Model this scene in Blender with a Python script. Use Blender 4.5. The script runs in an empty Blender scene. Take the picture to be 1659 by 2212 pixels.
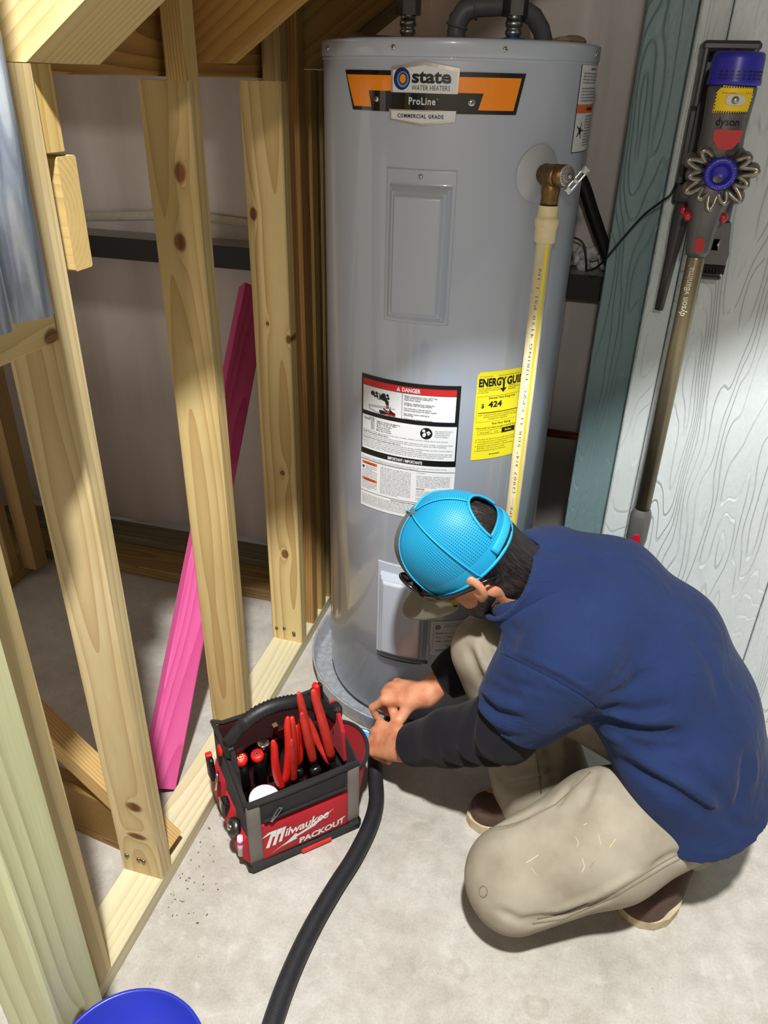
import bpy, bmesh, math, random
import numpy as np
from mathutils import Vector, Matrix
from math import sin, cos, pi, radians, sqrt, atan2

# ------------------------------------------------------------------ camera, world, lights, exposure
scene = bpy.context.scene
COL = scene.collection
scene.view_settings.view_transform = 'Standard'
scene.view_settings.look = 'None'
scene.view_settings.gamma = 1.0
scene.view_settings.use_curve_mapping = False
scene.view_settings.exposure = 0.0

cam_d = bpy.data.cameras.new('camera')
cam_d.sensor_fit = 'HORIZONTAL'
cam_d.sensor_width = 36.0
cam_d.lens = 36.0 * 1661.0 / 1659.0
cam_d.clip_start = 0.02
cam = bpy.data.objects.new('camera', cam_d)
COL.objects.link(cam)
CR = Matrix(((0.9624001, -0.1515437, 0.2254340), (0.2707406, 0.4678264, -0.8413311), (0.0220345, 0.8707313, 0.4912652)))
scene.camera = cam
cam.matrix_world = Matrix.Translation((0, 0, 1.44)) @ CR.to_4x4()

world = bpy.data.worlds.new('world')
scene.world = world
world.use_nodes = True
wb = world.node_tree.nodes['Background']
wb.inputs[0].default_value = (1.0, 0.945, 0.875, 1)
wb.inputs[1].default_value = 0.16

def lamp(name, loc, power, radius, color):
    d = bpy.data.lights.new(name, 'POINT')
    d.energy = power
    d.shadow_soft_size = radius
    d.color = color
    o = bpy.data.objects.new(name, d)
    COL.objects.link(o)
    o.location = loc
    return o
lamp('ceiling_bulb', (0.05, -0.20, 3.4), 740, 0.075, (1.0, 0.99, 0.975))
lamp('room_bulb', (0.08, -2.40, 2.35), 118, 0.07, (1.0, 0.96, 0.90))

# ------------------------------------------------------------------ helpers
def srgb(r, g, b):
    def f(c):
        c /= 255.0
        return c / 12.92 if c <= 0.04045 else ((c + 0.055) / 1.055) ** 2.4
    return (f(r), f(g), f(b), 1.0)

def nodes(m):
    nt = m.node_tree
    return nt, nt.nodes['Principled BSDF']

def N(nt, t, ins=None, **kw):
    n = nt.nodes.new(t)
    for k, v in kw.items():
        setattr(n, k, v)
    for k, v in (ins or {}).items():
        s = n.inputs[k]
        if isinstance(v, bpy.types.NodeSocket):
            nt.links.new(v, s)
        else:
            s.default_value = v
    return n

def math_n(nt, op, a, b=0.0, clamp=False):
    n = nt.nodes.new('ShaderNodeMath')
    n.operation = op
    n.use_clamp = clamp
    for i, v in enumerate((a, b)):
        if isinstance(v, bpy.types.NodeSocket):
            nt.links.new(v, n.inputs[i])
        else:
            n.inputs[i].default_value = v
    return n.outputs[0]

def mix_n(nt, fac, a, b, mode='MIX'):
    n = nt.nodes.new('ShaderNodeMix')
    n.data_type = 'RGBA'
    n.blend_type = mode
    for s, v in ((n.inputs[0], fac), (n.inputs[6], a), (n.inputs[7], b)):
        if isinstance(v, bpy.types.NodeSocket):
            nt.links.new(v, s)
        else:
            s.default_value = v
    return n.outputs[2]

def ramp_n(nt, fac, stops):
    n = nt.nodes.new('ShaderNodeValToRGB')
    nt.links.new(fac, n.inputs[0])
    cr = n.color_ramp
    while len(cr.elements) < len(stops):
        cr.elements.new(0.5)
    for e, (p, c) in zip(cr.elements, stops):
        e.position = p
        e.color = c if len(c) == 4 else (*c, 1)
    return n.outputs[0]

MATS = {}
def mat(name, col, rough=0.5, metal=0.0, noise=0.0, nscale=60.0, bump=0.0, bscale=200.0, coat=0.0, spec=0.5,
        sheen=0.0, trans=0.0, alpha=1.0, emit=None):
    """plain procedural material: colour with a little noise, fine relief"""
    if name in MATS:
        return MATS[name]
    m = bpy.data.materials.new(name)
    m.use_nodes = True
    nt, b = nodes(m)
    c = srgb(*col)
    b.inputs['Roughness'].default_value = rough
    b.inputs['Metallic'].default_value = metal
    b.inputs['Specular IOR Level'].default_value = spec
    b.inputs['Coat Weight'].default_value = coat
    b.inputs['Coat Roughness'].default_value = 0.08
    b.inputs['Sheen Weight'].default_value = sheen
    b.inputs['Transmission Weight'].default_value = trans
    b.inputs['Alpha'].default_value = alpha
    tc = N(nt, 'ShaderNodeTexCoord')
    if noise > 0:
        n = N(nt, 'ShaderNodeTexNoise', {'Vector': tc.outputs['Object'], 'Scale': nscale, 'Detail': 5.0})
        lo = tuple(x * (1 - noise) for x in c[:3]) + (1,)
        hi = tuple(min(1, x * (1 + noise)) for x in c[:3]) + (1,)
        nt.links.new(ramp_n(nt, n.outputs['Fac'], [(0.3, lo), (0.7, hi)]), b.inputs['Base Color'])
    else:
        b.inputs['Base Color'].default_value = c
    if bump > 0:
        n = N(nt, 'ShaderNodeTexNoise', {'Vector': tc.outputs['Object'], 'Scale': bscale, 'Detail': 3.0})
        bp = N(nt, 'ShaderNodeBump', {'Height': n.outputs['Fac'], 'Strength': bump, 'Distance': 0.002})
        nt.links.new(bp.outputs[0], b.inputs['Normal'])
    if emit:
        b.inputs['Emission Color'].default_value = srgb(*emit[0])
        b.inputs['Emission Strength'].default_value = emit[1]
    MATS[name] = m
    return m

def wood(name, light, dark, knots=(), ring=1.0, seed=0.0, stain=0.35, rough=0.62, tint=None, coarse=1.0, centre=None):
    """pine: growth rings about an off-centre pith, stretched along local Z; knots = (x, z, rx, rz) on the face toward -Y"""
    if name in MATS:
        return MATS[name]
    m = bpy.data.materials.new(name)
    m.use_nodes = True
    nt, b = nodes(m)
    tc = N(nt, 'ShaderNodeTexCoord')
    oi = N(nt, 'ShaderNodeObjectInfo')
    sep = N(nt, 'ShaderNodeSeparateXYZ', {0: tc.outputs['Object']})
    x, y, z = sep.outputs
    rnd = oi.outputs['Random']
    zz = math_n(nt, 'ADD', math_n(nt, 'MULTIPLY', z, 0.34), math_n(nt, 'ADD', math_n(nt, 'MULTIPLY', rnd, 37.0), seed))
    v = N(nt, 'ShaderNodeCombineXYZ', {0: x, 1: y, 2: zz})
    n1 = N(nt, 'ShaderNodeTexNoise', {'Vector': v.outputs[0], 'Scale': 3.2, 'Detail': 2.0, 'Roughness': 0.45})
    # distance from a pith that wanders along the board
    cx0 = centre if centre is not None else 0.03 * math.sin(seed * 7.3)
    px = math_n(nt, 'ADD', x, math_n(nt, 'ADD', math_n(nt, 'MULTIPLY', math_n(nt, 'SUBTRACT', rnd, 0.5), 0.06), cx0))
    py = math_n(nt, 'ADD', y, 0.055)
    r = math_n(nt, 'SQRT', math_n(nt, 'ADD', math_n(nt, 'MULTIPLY', px, px), math_n(nt, 'MULTIPLY', py, py)))
    r = math_n(nt, 'ADD', r, math_n(nt, 'MULTIPLY', n1.outputs['Fac'], 0.055))
    kn = None
    for (kx, kz, rx, rz) in knots:
        ax = math_n(nt, 'DIVIDE', math_n(nt, 'SUBTRACT', x, kx), rx)
        az = math_n(nt, 'DIVIDE', math_n(nt, 'SUBTRACT', z, kz), rz)
        d2 = math_n(nt, 'ADD', math_n(nt, 'MULTIPLY', ax, ax), math_n(nt, 'MULTIPLY', az, az))
        d = math_n(nt, 'SQRT', d2)
        az2 = math_n(nt, 'MULTIPLY', az, 0.45)
        e = math_n(nt, 'ADD', math_n(nt, 'MULTIPLY', ax, ax), math_n(nt, 'MULTIPLY', az2, az2))
        pull = math_n(nt, 'DIVIDE', 0.022, math_n(nt, 'ADD', 1.0, e))
        r = math_n(nt, 'ADD', r, pull)
        k = math_n(nt, 'SUBTRACT', 1.25, d, clamp=True)
        k = math_n(nt, 'MULTIPLY', k, 2.2, clamp=True)
        kn = k if kn is None else math_n(nt, 'MAXIMUM', kn, k)
    ph = math_n(nt, 'MULTIPLY', r, 150.0 * ring)
    w = math_n(nt, 'FRACT', ph)
    w = math_n(nt, 'POWER', w, 2.2)
    fine = N(nt, 'ShaderNodeCombineXYZ', {0: math_n(nt, 'MULTIPLY', x, 420.0 * coarse), 1: math_n(nt, 'MULTIPLY', y, 420.0 * coarse), 2: math_n(nt, 'MULTIPLY', z, 9.0)})
    n2 = N(nt, 'ShaderNodeTexNoise', {'Vector': fine.outputs[0], 'Scale': 1.0, 'Detail': 3.0})
    n3 = N(nt, 'ShaderNodeTexNoise', {'Vector': v.outputs[0], 'Scale': 7.0, 'Detail': 4.0, 'Roughness': 0.6})
    light = (light[0] * 0.985, min(250, light[1] * 1.035), min(250, light[2] * 1.06)); dark = (dark[0] * 0.99, dark[1] * 1.04, dark[2] * 1.08)
    lc, dc = srgb(*light), srgb(*dark)
    wf = math_n(nt, 'MULTIPLY', w, math_n(nt, 'ADD', 0.25, math_n(nt, 'MULTIPLY', n3.outputs['Fac'], 0.9)))
    wf = math_n(nt, 'ADD', wf, math_n(nt, 'MULTIPLY', math_n(nt, 'SUBTRACT', n2.outputs['Fac'], 0.5), 0.5), clamp=True)
    col = mix_n(nt, wf, lc, dc)
    st = ramp_n(nt, n3.outputs['Fac'], [(0.35, (0.72, 0.66, 0.55, 1)), (0.6, (1, 1, 1, 1))])
    col = mix_n(nt, stain, col, st, 'MULTIPLY')
    if tint:
        tn = N(nt, 'ShaderNodeTexNoise', {'Vector': v.outputs[0], 'Scale': 4.0, 'Detail': 2.0})
        col = mix_n(nt, math_n(nt, 'MULTIPLY', ramp_n(nt, tn.outputs['Fac'], [(0.4, (0, 0, 0, 1)), (0.65, (1, 1, 1, 1))]), 0.6), col, srgb(*tint))
    if kn is not None:
        kc = mix_n(nt, w, srgb(120, 62, 26), srgb(70, 32, 16))
        col = mix_n(nt, math_n(nt, 'MULTIPLY', kn, 0.9), col, kc)
    nt.links.new(col, b.inputs['Base Color'])
    b.inputs['Roughness'].default_value = rough
    b.inputs['Specular IOR Level'].default_value = 0.3
    bp = N(nt, 'ShaderNodeBump', {'Height': wf, 'Strength': 0.18, 'Distance': 0.002})
    nt.links.new(bp.outputs[0], b.inputs['Normal'])
    MATS[name] = m
    return m

# ---------------------------------------------------------------- mesh builder
class MB:
    def __init__(s):
        s.v = []; s.f = []; s.mi = []; s.sm = []
    def add(s, verts, faces, M=None, mi=0, smooth=False):
        o = len(s.v)
        for p in verts:
            p = Vector(p)
            s.v.append(tuple(M @ p) if M is not None else tuple(p))
        for f in faces:
            s.f.append([o + i for i in f]); s.mi.append(mi); s.sm.append(smooth)
        return s
    def box(s, c, size, M=None, mi=0, ch=0.0):
        """box centred at c; ch chamfers every edge"""
        cx, cy, cz = c; a, b, d = size[0] / 2, size[1] / 2, size[2] / 2
        if ch <= 0:
            vs = [(cx + i * a, cy + j * b, cz + k * d) for k in (-1, 1) for j in (-1, 1) for i in (-1, 1)]
            fs = [(0, 2, 3, 1), (4, 5, 7, 6), (0, 1, 5, 4), (2, 6, 7, 3), (0, 4, 6, 2), (1, 3, 7, 5)]
            return s.add(vs, fs, M, mi)
        ch = min(ch, a * 0.9, b * 0.9, d * 0.9)
        vs = []; idx = {}
        for i in (-1, 1):
            for j in (-1, 1):
                for k in (-1, 1):
                    for ax in range(3):
                        p = [i * (a - ch), j * (b - ch), k * (d - ch)]
                        p[ax] = (i * a, j * b, k * d)[ax]
                        idx[(i, j, k, ax)] = len(vs)
                        vs.append((cx + p[0], cy + p[1], cz + p[2]))
        fs = []
        for ax in range(3):
            o1, o2 = [q for q in range(3) if q != ax]
            for sg in (-1, 1):
                loop = []
                for (p, q) in ((-1, -1), (1, -1), (1, 1), (-1, 1)):
                    key = [0, 0, 0]; key[ax] = sg; key[o1] = p; key[o2] = q
                    loop.append(idx[(*key, ax)])
                flip = (sg == -1) ^ (ax == 1)
                fs.append(loop[::-1] if flip else loop)
        for ax in range(3):            # edge chamfers, edges parallel to ax
            o1, o2 = [q for q in range(3) if q != ax]
            for p in (-1, 1):
                for q in (-1, 1):
                    ks = []
                    for sg in (-1, 1):
                        key = [0, 0, 0]; key[ax] = sg; key[o1] = p; key[o2] = q
                        ks.append(tuple(key))
                    fs.append([idx[(*ks[0], o1)], idx[(*ks[1], o1)], idx[(*ks[1], o2)], idx[(*ks[0], o2)]])
        for i in (-1, 1):
            for j in (-1, 1):
                for k in (-1, 1):
                    fs.append([idx[(i, j, k, 0)], idx[(i, j, k, 1)], idx[(i, j, k, 2)]])
        return s.add(vs, fs, M, mi)
    def tube(s, pts, r, n=10, M=None, mi=0, caps=True, smooth=True, closed=False, flat=None):
        """swept circle along pts; r number or list; flat = (sx, sy) cross-section scale"""
        P = [Vector(p) for p in pts]
        R = r if isinstance(r, (list, tuple)) else [r] * len(P)
        vs = []; up = None
        L = len(P)
        for i, p in enumerate(P):
            if closed:
                t = (P[(i + 1) % L] - P[i - 1]).normalized()
            else:
                t = (P[min(i + 1, L - 1)] - P[max(i - 1, 0)]).normalized()
            if up is None:
                up = Vector((0, 0, 1)) if abs(t.z) < 0.95 else Vector((0, 1, 0))
            a = t.cross(up)
            if a.length < 1e-6:
                a = t.orthogonal()
            a.normalize(); bvec = a.cross(t).normalized(); up = bvec
            fx, fy = flat if flat else (1, 1)
            for k in range(n):
                th = 2 * pi * k / n
                vs.append(p + a * (cos(th) * R[i] * fx) + bvec * (sin(th) * R[i] * fy))
        fs = []
        for i in range(L - (0 if closed else 1)):
            j = (i + 1) % L
            for k in range(n):
                k2 = (k + 1) % n
                fs.append((i * n + k, i * n + k2, j * n + k2, j * n + k))
        if caps and not closed:
            fs.append(tuple(range(n))[::-1]); fs.append(tuple((L - 1) * n + k for k in range(n)))
        return s.add(vs, fs, M, mi, smooth)
    def lathe(s, prof, n=24, M=None, mi=0, smooth=True, a0=0.0, a1=2 * pi):
        """profile [(r, z)] about local Z"""
        full = abs(a1 - a0 - 2 * pi) < 1e-6
        cols = n if full else n + 1
        vs = []
        for (r, z) in prof:
            for k in range(cols):
                th = a0 + (a1 - a0) * k / n
                vs.append((r * cos(th), r * sin(th), z))
        fs = []
        for i in range(len(prof) - 1):
            for k in range(n):
                k2 = (k + 1) % cols
                fs.append((i * cols + k, i * cols + k2, (i + 1) * cols + k2, (i + 1) * cols + k))
        return s.add(vs, fs, M, mi, smooth)
    def prism(s, poly, h0, h1, M=None, mi=0, smooth=False):
        """2D polygon (x, y) extruded along local Z from h0 to h1"""
        n = len(poly)
        vs = [(x, y, h0) for x, y in poly] + [(x, y, h1) for x, y in poly]
        fs = [tuple(range(n))[::-1], tuple(range(n, 2 * n))]
        s.add(vs, fs, M, mi)
        o = len(s.v) - 2 * n
        for k in range(n):
            k2 = (k + 1) % n
            s.f.append([o + k, o + k2, o + n + k2, o + n + k]); s.mi.append(mi); s.sm.append(smooth)
        return s
    def ball(s, c, r, n=12, M=None, mi=0):
        rx, ry, rz = r if isinstance(r, (tuple, list)) else (r, r, r)
        vs = []; m = n // 2
        for i in range(m + 1):
            a = -pi / 2 + pi * i / m
            for k in range(n):
                th = 2 * pi * k / n
                vs.append((c[0] + rx * cos(a) * cos(th), c[1] + ry * cos(a) * sin(th), c[2] + rz * sin(a)))
        fs = []
        for i in range(m):
            for k in range(n):
                k2 = (k + 1) % n
                fs.append((i * n + k, i * n + k2, (i + 1) * n + k2, (i + 1) * n + k))
        return s.add(vs, fs, M, mi, True)
    def grid(s, fn, nu, nv, M=None, mi=0, smooth=True, wrap=False):
        """fn(u, v) -> point, u, v in 0..1"""
        vs = [fn(i / nu, j / nv) for j in range(nv + 1) for i in range(nu + (0 if wrap else 1))]
        w = nu if wrap else nu + 1
        fs = []
        for j in range(nv):
            for i in range(nu):
                i2 = (i + 1) % w
                fs.append((j * w + i, j * w + i2, (j + 1) * w + i2, (j + 1) * w + i))
        return s.add(vs, fs, M, mi, smooth)
    def build(s, name, mats, parent=None, M=None, fix=True):
        me = bpy.data.meshes.new(name)
        me.from_pydata(s.v, [], s.f)
        mats = mats if isinstance(mats, (list, tuple)) else [mats]
        for m in mats:
            me.materials.append(m)
        me.polygons.foreach_set('material_index', s.mi)
        me.polygons.foreach_set('use_smooth', s.sm)
        me.validate()
        if fix:
            bm = bmesh.new(); bm.from_mesh(me)
            bmesh.ops.remove_doubles(bm, verts=bm.verts, dist=1e-6)
            bmesh.ops.recalc_face_normals(bm, faces=bm.faces)
            bm.to_mesh(me); bm.free()
        me.update()
        return link(name, me, parent, M)

WM = {}
def link(name, me, parent=None, M=None):
    """M is the world matrix; a child gets the matching local one"""
    o = bpy.data.objects.new(name, me)
    COL.objects.link(o)
    M = M.copy() if M is not None else (WM[parent.name].copy() if parent is not None else Matrix())
    WM[o.name] = M
    if parent is not None:
        o.parent = parent
        o.matrix_basis = WM[parent.name].inverted() @ M
    else:
        o.matrix_basis = M
    return o

def empty(name, loc=(0, 0, 0), rotz=0.0, M=None, parent=None):
    M = M if M is not None else Matrix.Translation(loc) @ Matrix.Rotation(rotz, 4, 'Z')
    o = link(name, None, parent, M)
    o.empty_display_size = 0.05
    return o
def tag(o, label, cat, group=None):
    o['label'] = label; o['category'] = cat
    if group: o['group'] = group
    return o
def struct(o, label=None, cat=None):
    o['kind'] = 'structure'
    if label: o['label'] = label
    if cat: o['category'] = cat
    return o
def frame(origin, zdir, ydir=(0, 0, 1)):
    """matrix with local Z along zdir and local Y as near ydir as can be"""
    z = Vector(zdir).normalized(); y = Vector(ydir)
    x = y.cross(z)
    if x.length < 1e-5:
        x = z.orthogonal()
    x.normalize(); y = z.cross(x).normalized()
    m = Matrix((x, y, z)).transposed().to_4x4()
    m.translation = Vector(origin)
    return m
T = Matrix.Translation
def RX(a): return Matrix.Rotation(radians(a), 4, 'X')
def RY(a): return Matrix.Rotation(radians(a), 4, 'Y')
def RZ(a): return Matrix.Rotation(radians(a), 4, 'Z')

# lettering: a font curve turned into a flat mesh, kept as arrays
_TX = {}
def text_arrays(body, bold=0.0, shear=0.0, spacing=1.0, res=3):
    key = (body, bold, shear, spacing, res)
    if key not in _TX:
        cu = bpy.data.curves.new('lettering', 'FONT')
        cu.body = body; cu.size = 1.0; cu.offset = bold; cu.shear = shear
        cu.space_character = spacing; cu.resolution_u = res; cu.fill_mode = 'FRONT'; cu.dimensions = '2D'
        o = bpy.data.objects.new('lettering', cu)
        me = bpy.data.meshes.new_from_object(o)
        vs = [(v.co.x, v.co.y) for v in me.vertices]
        fs = [tuple(p.vertices) for p in me.polygons]
        bpy.data.objects.remove(o); bpy.data.curves.remove(cu); bpy.data.meshes.remove(me)
        xs = [v[0] for v in vs] or [0, 1]
        _TX[key] = (vs, fs, min(xs), max(xs))
    return _TX[key]

class Decal:
    """flat print on a surface: shapes in label coordinates (x right, y up), placed by fn(x, y, lift)"""
    def __init__(s, fn, lift=0.0004, step=0.012, curved=True):
        s.mb = MB(); s.fn = fn; s.lift = lift; s.step = step; s.curved = curved
    def poly(s, pts, mi=0, layer=1):
        strips = [pts]
        if s.curved:
            xs = [p[0] for p in pts]; a, b = min(xs), max(xs)
            n = max(1, int(math.ceil((b - a) / s.step)))
            strips = []
            for k in range(n):
                l, r = a + (b - a) * k / n, a + (b - a) * (k + 1) / n
                q = clip(clip(pts, l, 1), r, -1)
                if len(q) > 2: strips.append(q)
        for q in strips:
            s.mb.add([s.fn(x, y, layer * s.lift) for x, y in q], [tuple(range(len(q)))], mi=mi, smooth=False)
        return s
    def rect(s, x0, y0, x1, y1, mi=0, layer=1):
        return s.poly([(x0, y0), (x1, y0), (x1, y1), (x0, y1)], mi, layer)
    def disc(s, c, r, mi=0, layer=1, r0=0.0, n=24, sx=1.0):
        for k in range(n):
            a, b = 2 * pi * k / n, 2 * pi * (k + 1) / n
            q = [(c[0] + r * cos(a) * sx, c[1] + r * sin(a)), (c[0] + r * cos(b) * sx, c[1] + r * sin(b))]
            q += [(c[0] + r0 * cos(b) * sx, c[1] + r0 * sin(b)), (c[0] + r0 * cos(a) * sx, c[1] + r0 * sin(a))] if r0 > 0 else [c]
            s.mb.add([s.fn(x, y, layer * s.lift) for x, y in q], [tuple(range(len(q)))], mi=mi)
        return s
    def line(s, a, b, w, mi=0, layer=1):
        d = Vector((b[0] - a[0], b[1] - a[1])); d.normalize(); n = Vector((-d.y, d.x)) * w / 2
        return s.poly([(a[0] - n.x, a[1] - n.y), (b[0] - n.x, b[1] - n.y), (b[0] + n.x, b[1] + n.y), (a[0] + n.x, a[1] + n.y)], mi, layer)
    def text(s, body, x, y, size, mi=0, layer=2, align='L', bold=0.0, shear=0.0, spacing=1.0, width=None, res=2, rot=0.0):
        vs, fs, a, b = text_arrays(body, bold, shear, spacing, res)
        k = size; kx = size
        if width: kx = width / max(1e-6, (b - a))
        off = {'L': -a * kx, 'C': -(a + b) / 2 * kx, 'R': -b * kx}[align]
        cr, sr = cos(rot), sin(rot)
        out = []
        for vx, vy in vs:
            px, py = vx * kx + off, vy * k
            out.append(s.fn(x + px * cr - py * sr, y + px * sr + py * cr, layer * s.lift))
        s.mb.add(out, fs, mi=mi)
        return s
    def build(s, name, mats, parent=None, M=None):
        return s.mb.build(name, mats, parent, M, fix=False)

def clip(pts, v, sgn):
    out = []
    for i in range(len(pts)):
        p, q = pts[i - 1], pts[i]
        a, b = (p[0] - v) * sgn, (q[0] - v) * sgn
        if (a >= 0) != (b >= 0):
            t = a / (a - b)
            out.append((p[0] + (q[0] - p[0]) * t, p[1] + (q[1] - p[1]) * t))
        if b >= 0:
            out.append(q)
    return out
# ================================================================== SETTING
def board(name, parent, p0, p1, w, t, m, ydir=(0, 1, 0), ch=0.0025):
    """a length of lumber from p0 to p1 (centre line), w along local X, t along local Y"""
    p0, p1 = Vector(p0), Vector(p1)
    L = (p1 - p0).length
    a, b = w / 2, t / 2
    c = ch
    poly = [(-a + c, -b), (a - c, -b), (a, -b + c), (a, b - c), (a - c, b), (-a + c, b), (-a, b - c), (-a, -b + c)]
    mb = MB().prism(poly, 0, L)
    return mb.build(name, m, parent, frame(p0, p1 - p0, ydir))

# ---- floor
def concrete():
    m = bpy.data.materials.new('concrete'); m.use_nodes = True
    nt, b = nodes(m)
    tc = N(nt, 'ShaderNodeTexCoord')
    co = tc.outputs['Object']
    n1 = N(nt, 'ShaderNodeTexNoise', {'Vector': co, 'Scale': 4.0, 'Detail': 8.0, 'Roughness': 0.62})
    n2 = N(nt, 'ShaderNodeTexNoise', {'Vector': co, 'Scale': 26.0, 'Detail': 6.0, 'Roughness': 0.7})
    n3 = N(nt, 'ShaderNodeTexNoise', {'Vector': co, 'Scale': 220.0, 'Detail': 3.0})
    n4 = N(nt, 'ShaderNodeTexNoise', {'Vector': co, 'Scale': 11.0, 'Detail': 2.0, 'Distortion': 2.5})
    c = ramp_n(nt, n1.outputs['Fac'], [(0.25, srgb(162, 156, 145)), (0.5, srgb(187, 182, 173)), (0.72, srgb(203, 200, 193))])
    c = mix_n(nt, 0.40, c, ramp_n(nt, n2.outputs['Fac'], [(0.3, (0.55, 0.53, 0.5, 1)), (0.62, (1, 1, 1, 1))]), 'MULTIPLY')
    c = mix_n(nt, 0.25, c, ramp_n(nt, n3.outputs['Fac'], [(0.35, (0.6, 0.58, 0.55, 1)), (0.6, (1, 1, 1, 1))]), 'MULTIPLY')
    v = N(nt, 'ShaderNodeTexVoronoi', {'Vector': co, 'Scale': 34.0, 'Randomness': 1.0})
    spot = math_n(nt, 'LESS_THAN', v.outputs['Distance'], 0.055)
    keep = math_n(nt, 'GREATER_THAN', N(nt, 'ShaderNodeSeparateXYZ', {0: v.outputs['Color']}).outputs[0], 0.72)
    c = mix_n(nt, math_n(nt, 'MULTIPLY', math_n(nt, 'MULTIPLY', spot, keep), 0.55), c, srgb(92, 82, 70))
    pale = ramp_n(nt, n4.outputs['Fac'], [(0.63, (0, 0, 0, 1)), (0.72, (1, 1, 1, 1))])
    c = mix_n(nt, math_n(nt, 'MULTIPLY', pale, 0.16), c, srgb(228, 225, 218))
    # three round stamp marks near the kneeling leg, and a dusty patch by the wall plate
    sep = N(nt, 'ShaderNodeSeparateXYZ', {0: co})
    for (mx, my, r0, r1) in ((0.085, 0.815, 0.012, 0.023), (-0.060, 0.843, 0.010, 0.020)):
        dx = math_n(nt, 'SUBTRACT', sep.outputs[0], mx); dy = math_n(nt, 'SUBTRACT', sep.outputs[1], my)
        d = math_n(nt, 'SQRT', math_n(nt, 'ADD', math_n(nt, 'MULTIPLY', dx, dx), math_n(nt, 'MULTIPLY', dy, dy)))
        d = math_n(nt, 'ADD', d, math_n(nt, 'MULTIPLY', math_n(nt, 'SUBTRACT', n2.outputs['Fac'], 0.5), 0.02))
        ring = math_n(nt, 'MULTIPLY', math_n(nt, 'GREATER_THAN', d, r0), math_n(nt, 'LESS_THAN', d, r1))
        c = mix_n(nt, math_n(nt, 'MULTIPLY', ring, 0.22), c, srgb(140, 132, 118))
    nt.links.new(c, b.inputs['Base Color'])
    nt.links.new(ramp_n(nt, n2.outputs['Fac'], [(0.3, (0.42,) * 3 + (1,)), (0.7, (0.66,) * 3 + (1,))]), b.inputs['Roughness'])
    b.inputs['Specular IOR Level'].default_value = 0.35
    bp = N(nt, 'ShaderNodeBump', {'Height': mix_n(nt, 0.5, n2.outputs['Fac'], n3.outputs['Fac']), 'Strength': 0.12, 'Distance': 0.004})
    nt.links.new(bp.outputs[0], b.inputs['Normal'])
    return m
fl = MB().box((0.0, 0.8, -0.06), (5.2, 4.2, 0.12)).build('floor', concrete())
struct(fl, 'pale mottled concrete floor', 'floor')

# ---- back wall: white sheeting over the outer wall, with a steel girt
def sheeting():
    m = bpy.data.materials.new('vapour_sheeting'); m.use_nodes = True
    nt, b = nodes(m)
    tc = N(nt, 'ShaderNodeTexCoord'); co = tc.outputs['Object']
    mp = N(nt, 'ShaderNodeMapping', {'Vector': co, 'Scale': (5.0, 5.0, 0.6)})
    n1 = N(nt, 'ShaderNodeTexNoise', {'Vector': mp.outputs[0], 'Scale': 1.5, 'Detail': 4.0})
    br = N(nt, 'ShaderNodeTexNoise', {'Vector': co, 'Scale': 900.0, 'Detail': 1.0})
    c = ramp_n(nt, n1.outputs['Fac'], [(0.3, srgb(190, 180, 172)), (0.7, srgb(214, 206, 200))])
    c = mix_n(nt, 0.2, c, br.outputs['Color'], 'MULTIPLY')
    nt.links.new(c, b.inputs['Base Color'])
    b.inputs['Roughness'].default_value = 0.45
    bp = N(nt, 'ShaderNodeBump', {'Height': n1.outputs['Fac'], 'Strength': 0.5, 'Distance': 0.02})
    nt.links.new(bp.outputs[0], b.inputs['Normal'])
    return m
wbk = empty('wall_back', (-0.7, 2.06, 0))
struct(wbk, 'white plastic sheeting wall behind the studs and the water heater', 'wall')
def sheet(u, v):
    x = -2.3 + 4.2 * u; z = 0.05 + 2.95 * v
    d = 0.012 * sin(x * 9.0 + sin(z * 2.0)) + 0.007 * sin(x * 23.0 + z * 1.5) + 0.006 * sin(x * 41 + 2 * z)
    pin = min(1.0, abs(z - 1.02) / 0.25)
    return (x + 0.7, d * pin * (0.5 if z > 1.1 else 1.0), z)
mb = MB().grid(sheet, 150, 40)
mb.build('sheeting', sheeting(), wbk)
steel = mat('painted_steel', (150, 153, 152), 0.42, 0.0, noise=0.12, nscale=14)
steel_dk = mat('dark_steel', (12, 12, 12), 0.55)
g = MB().box((0.3, -0.052, 1.035), (4.2, 0.100, 0.004)).build('girt_flange', steel, wbk)
MB().box((0.3, -0.102, 1.008), (4.2, 0.004, 0.058)).box((0.3, -0.092, 0.981), (4.2, 0.018, 0.004)).build('girt_lip', steel_dk, wbk)
pale_tape = mat('pale_tape', (186, 178, 164), 0.6, noise=0.1)
MB().grid(lambda u, v: (-1.6 + 1.35 * u, -0.013 - 0.006 * sin(pi * v), 1.068 + 0.012 * sin(u * 9) + 0.022 * v), 40, 2).build('sheet_tape', pale_tape, wbk)

# ---- timber colours
PINE = ((222, 194, 142), (190, 150, 92))
PINE_O = ((208, 170, 114), (164, 116, 62))
PINE_D = ((174, 142, 94), (126, 92, 50))
def pine(i, kn=(), ring=1.0, c=PINE, **kw):
    return wood('pine_%d' % i, c[0], c[1], kn, ring, seed=i * 1.37, **kw)

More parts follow.
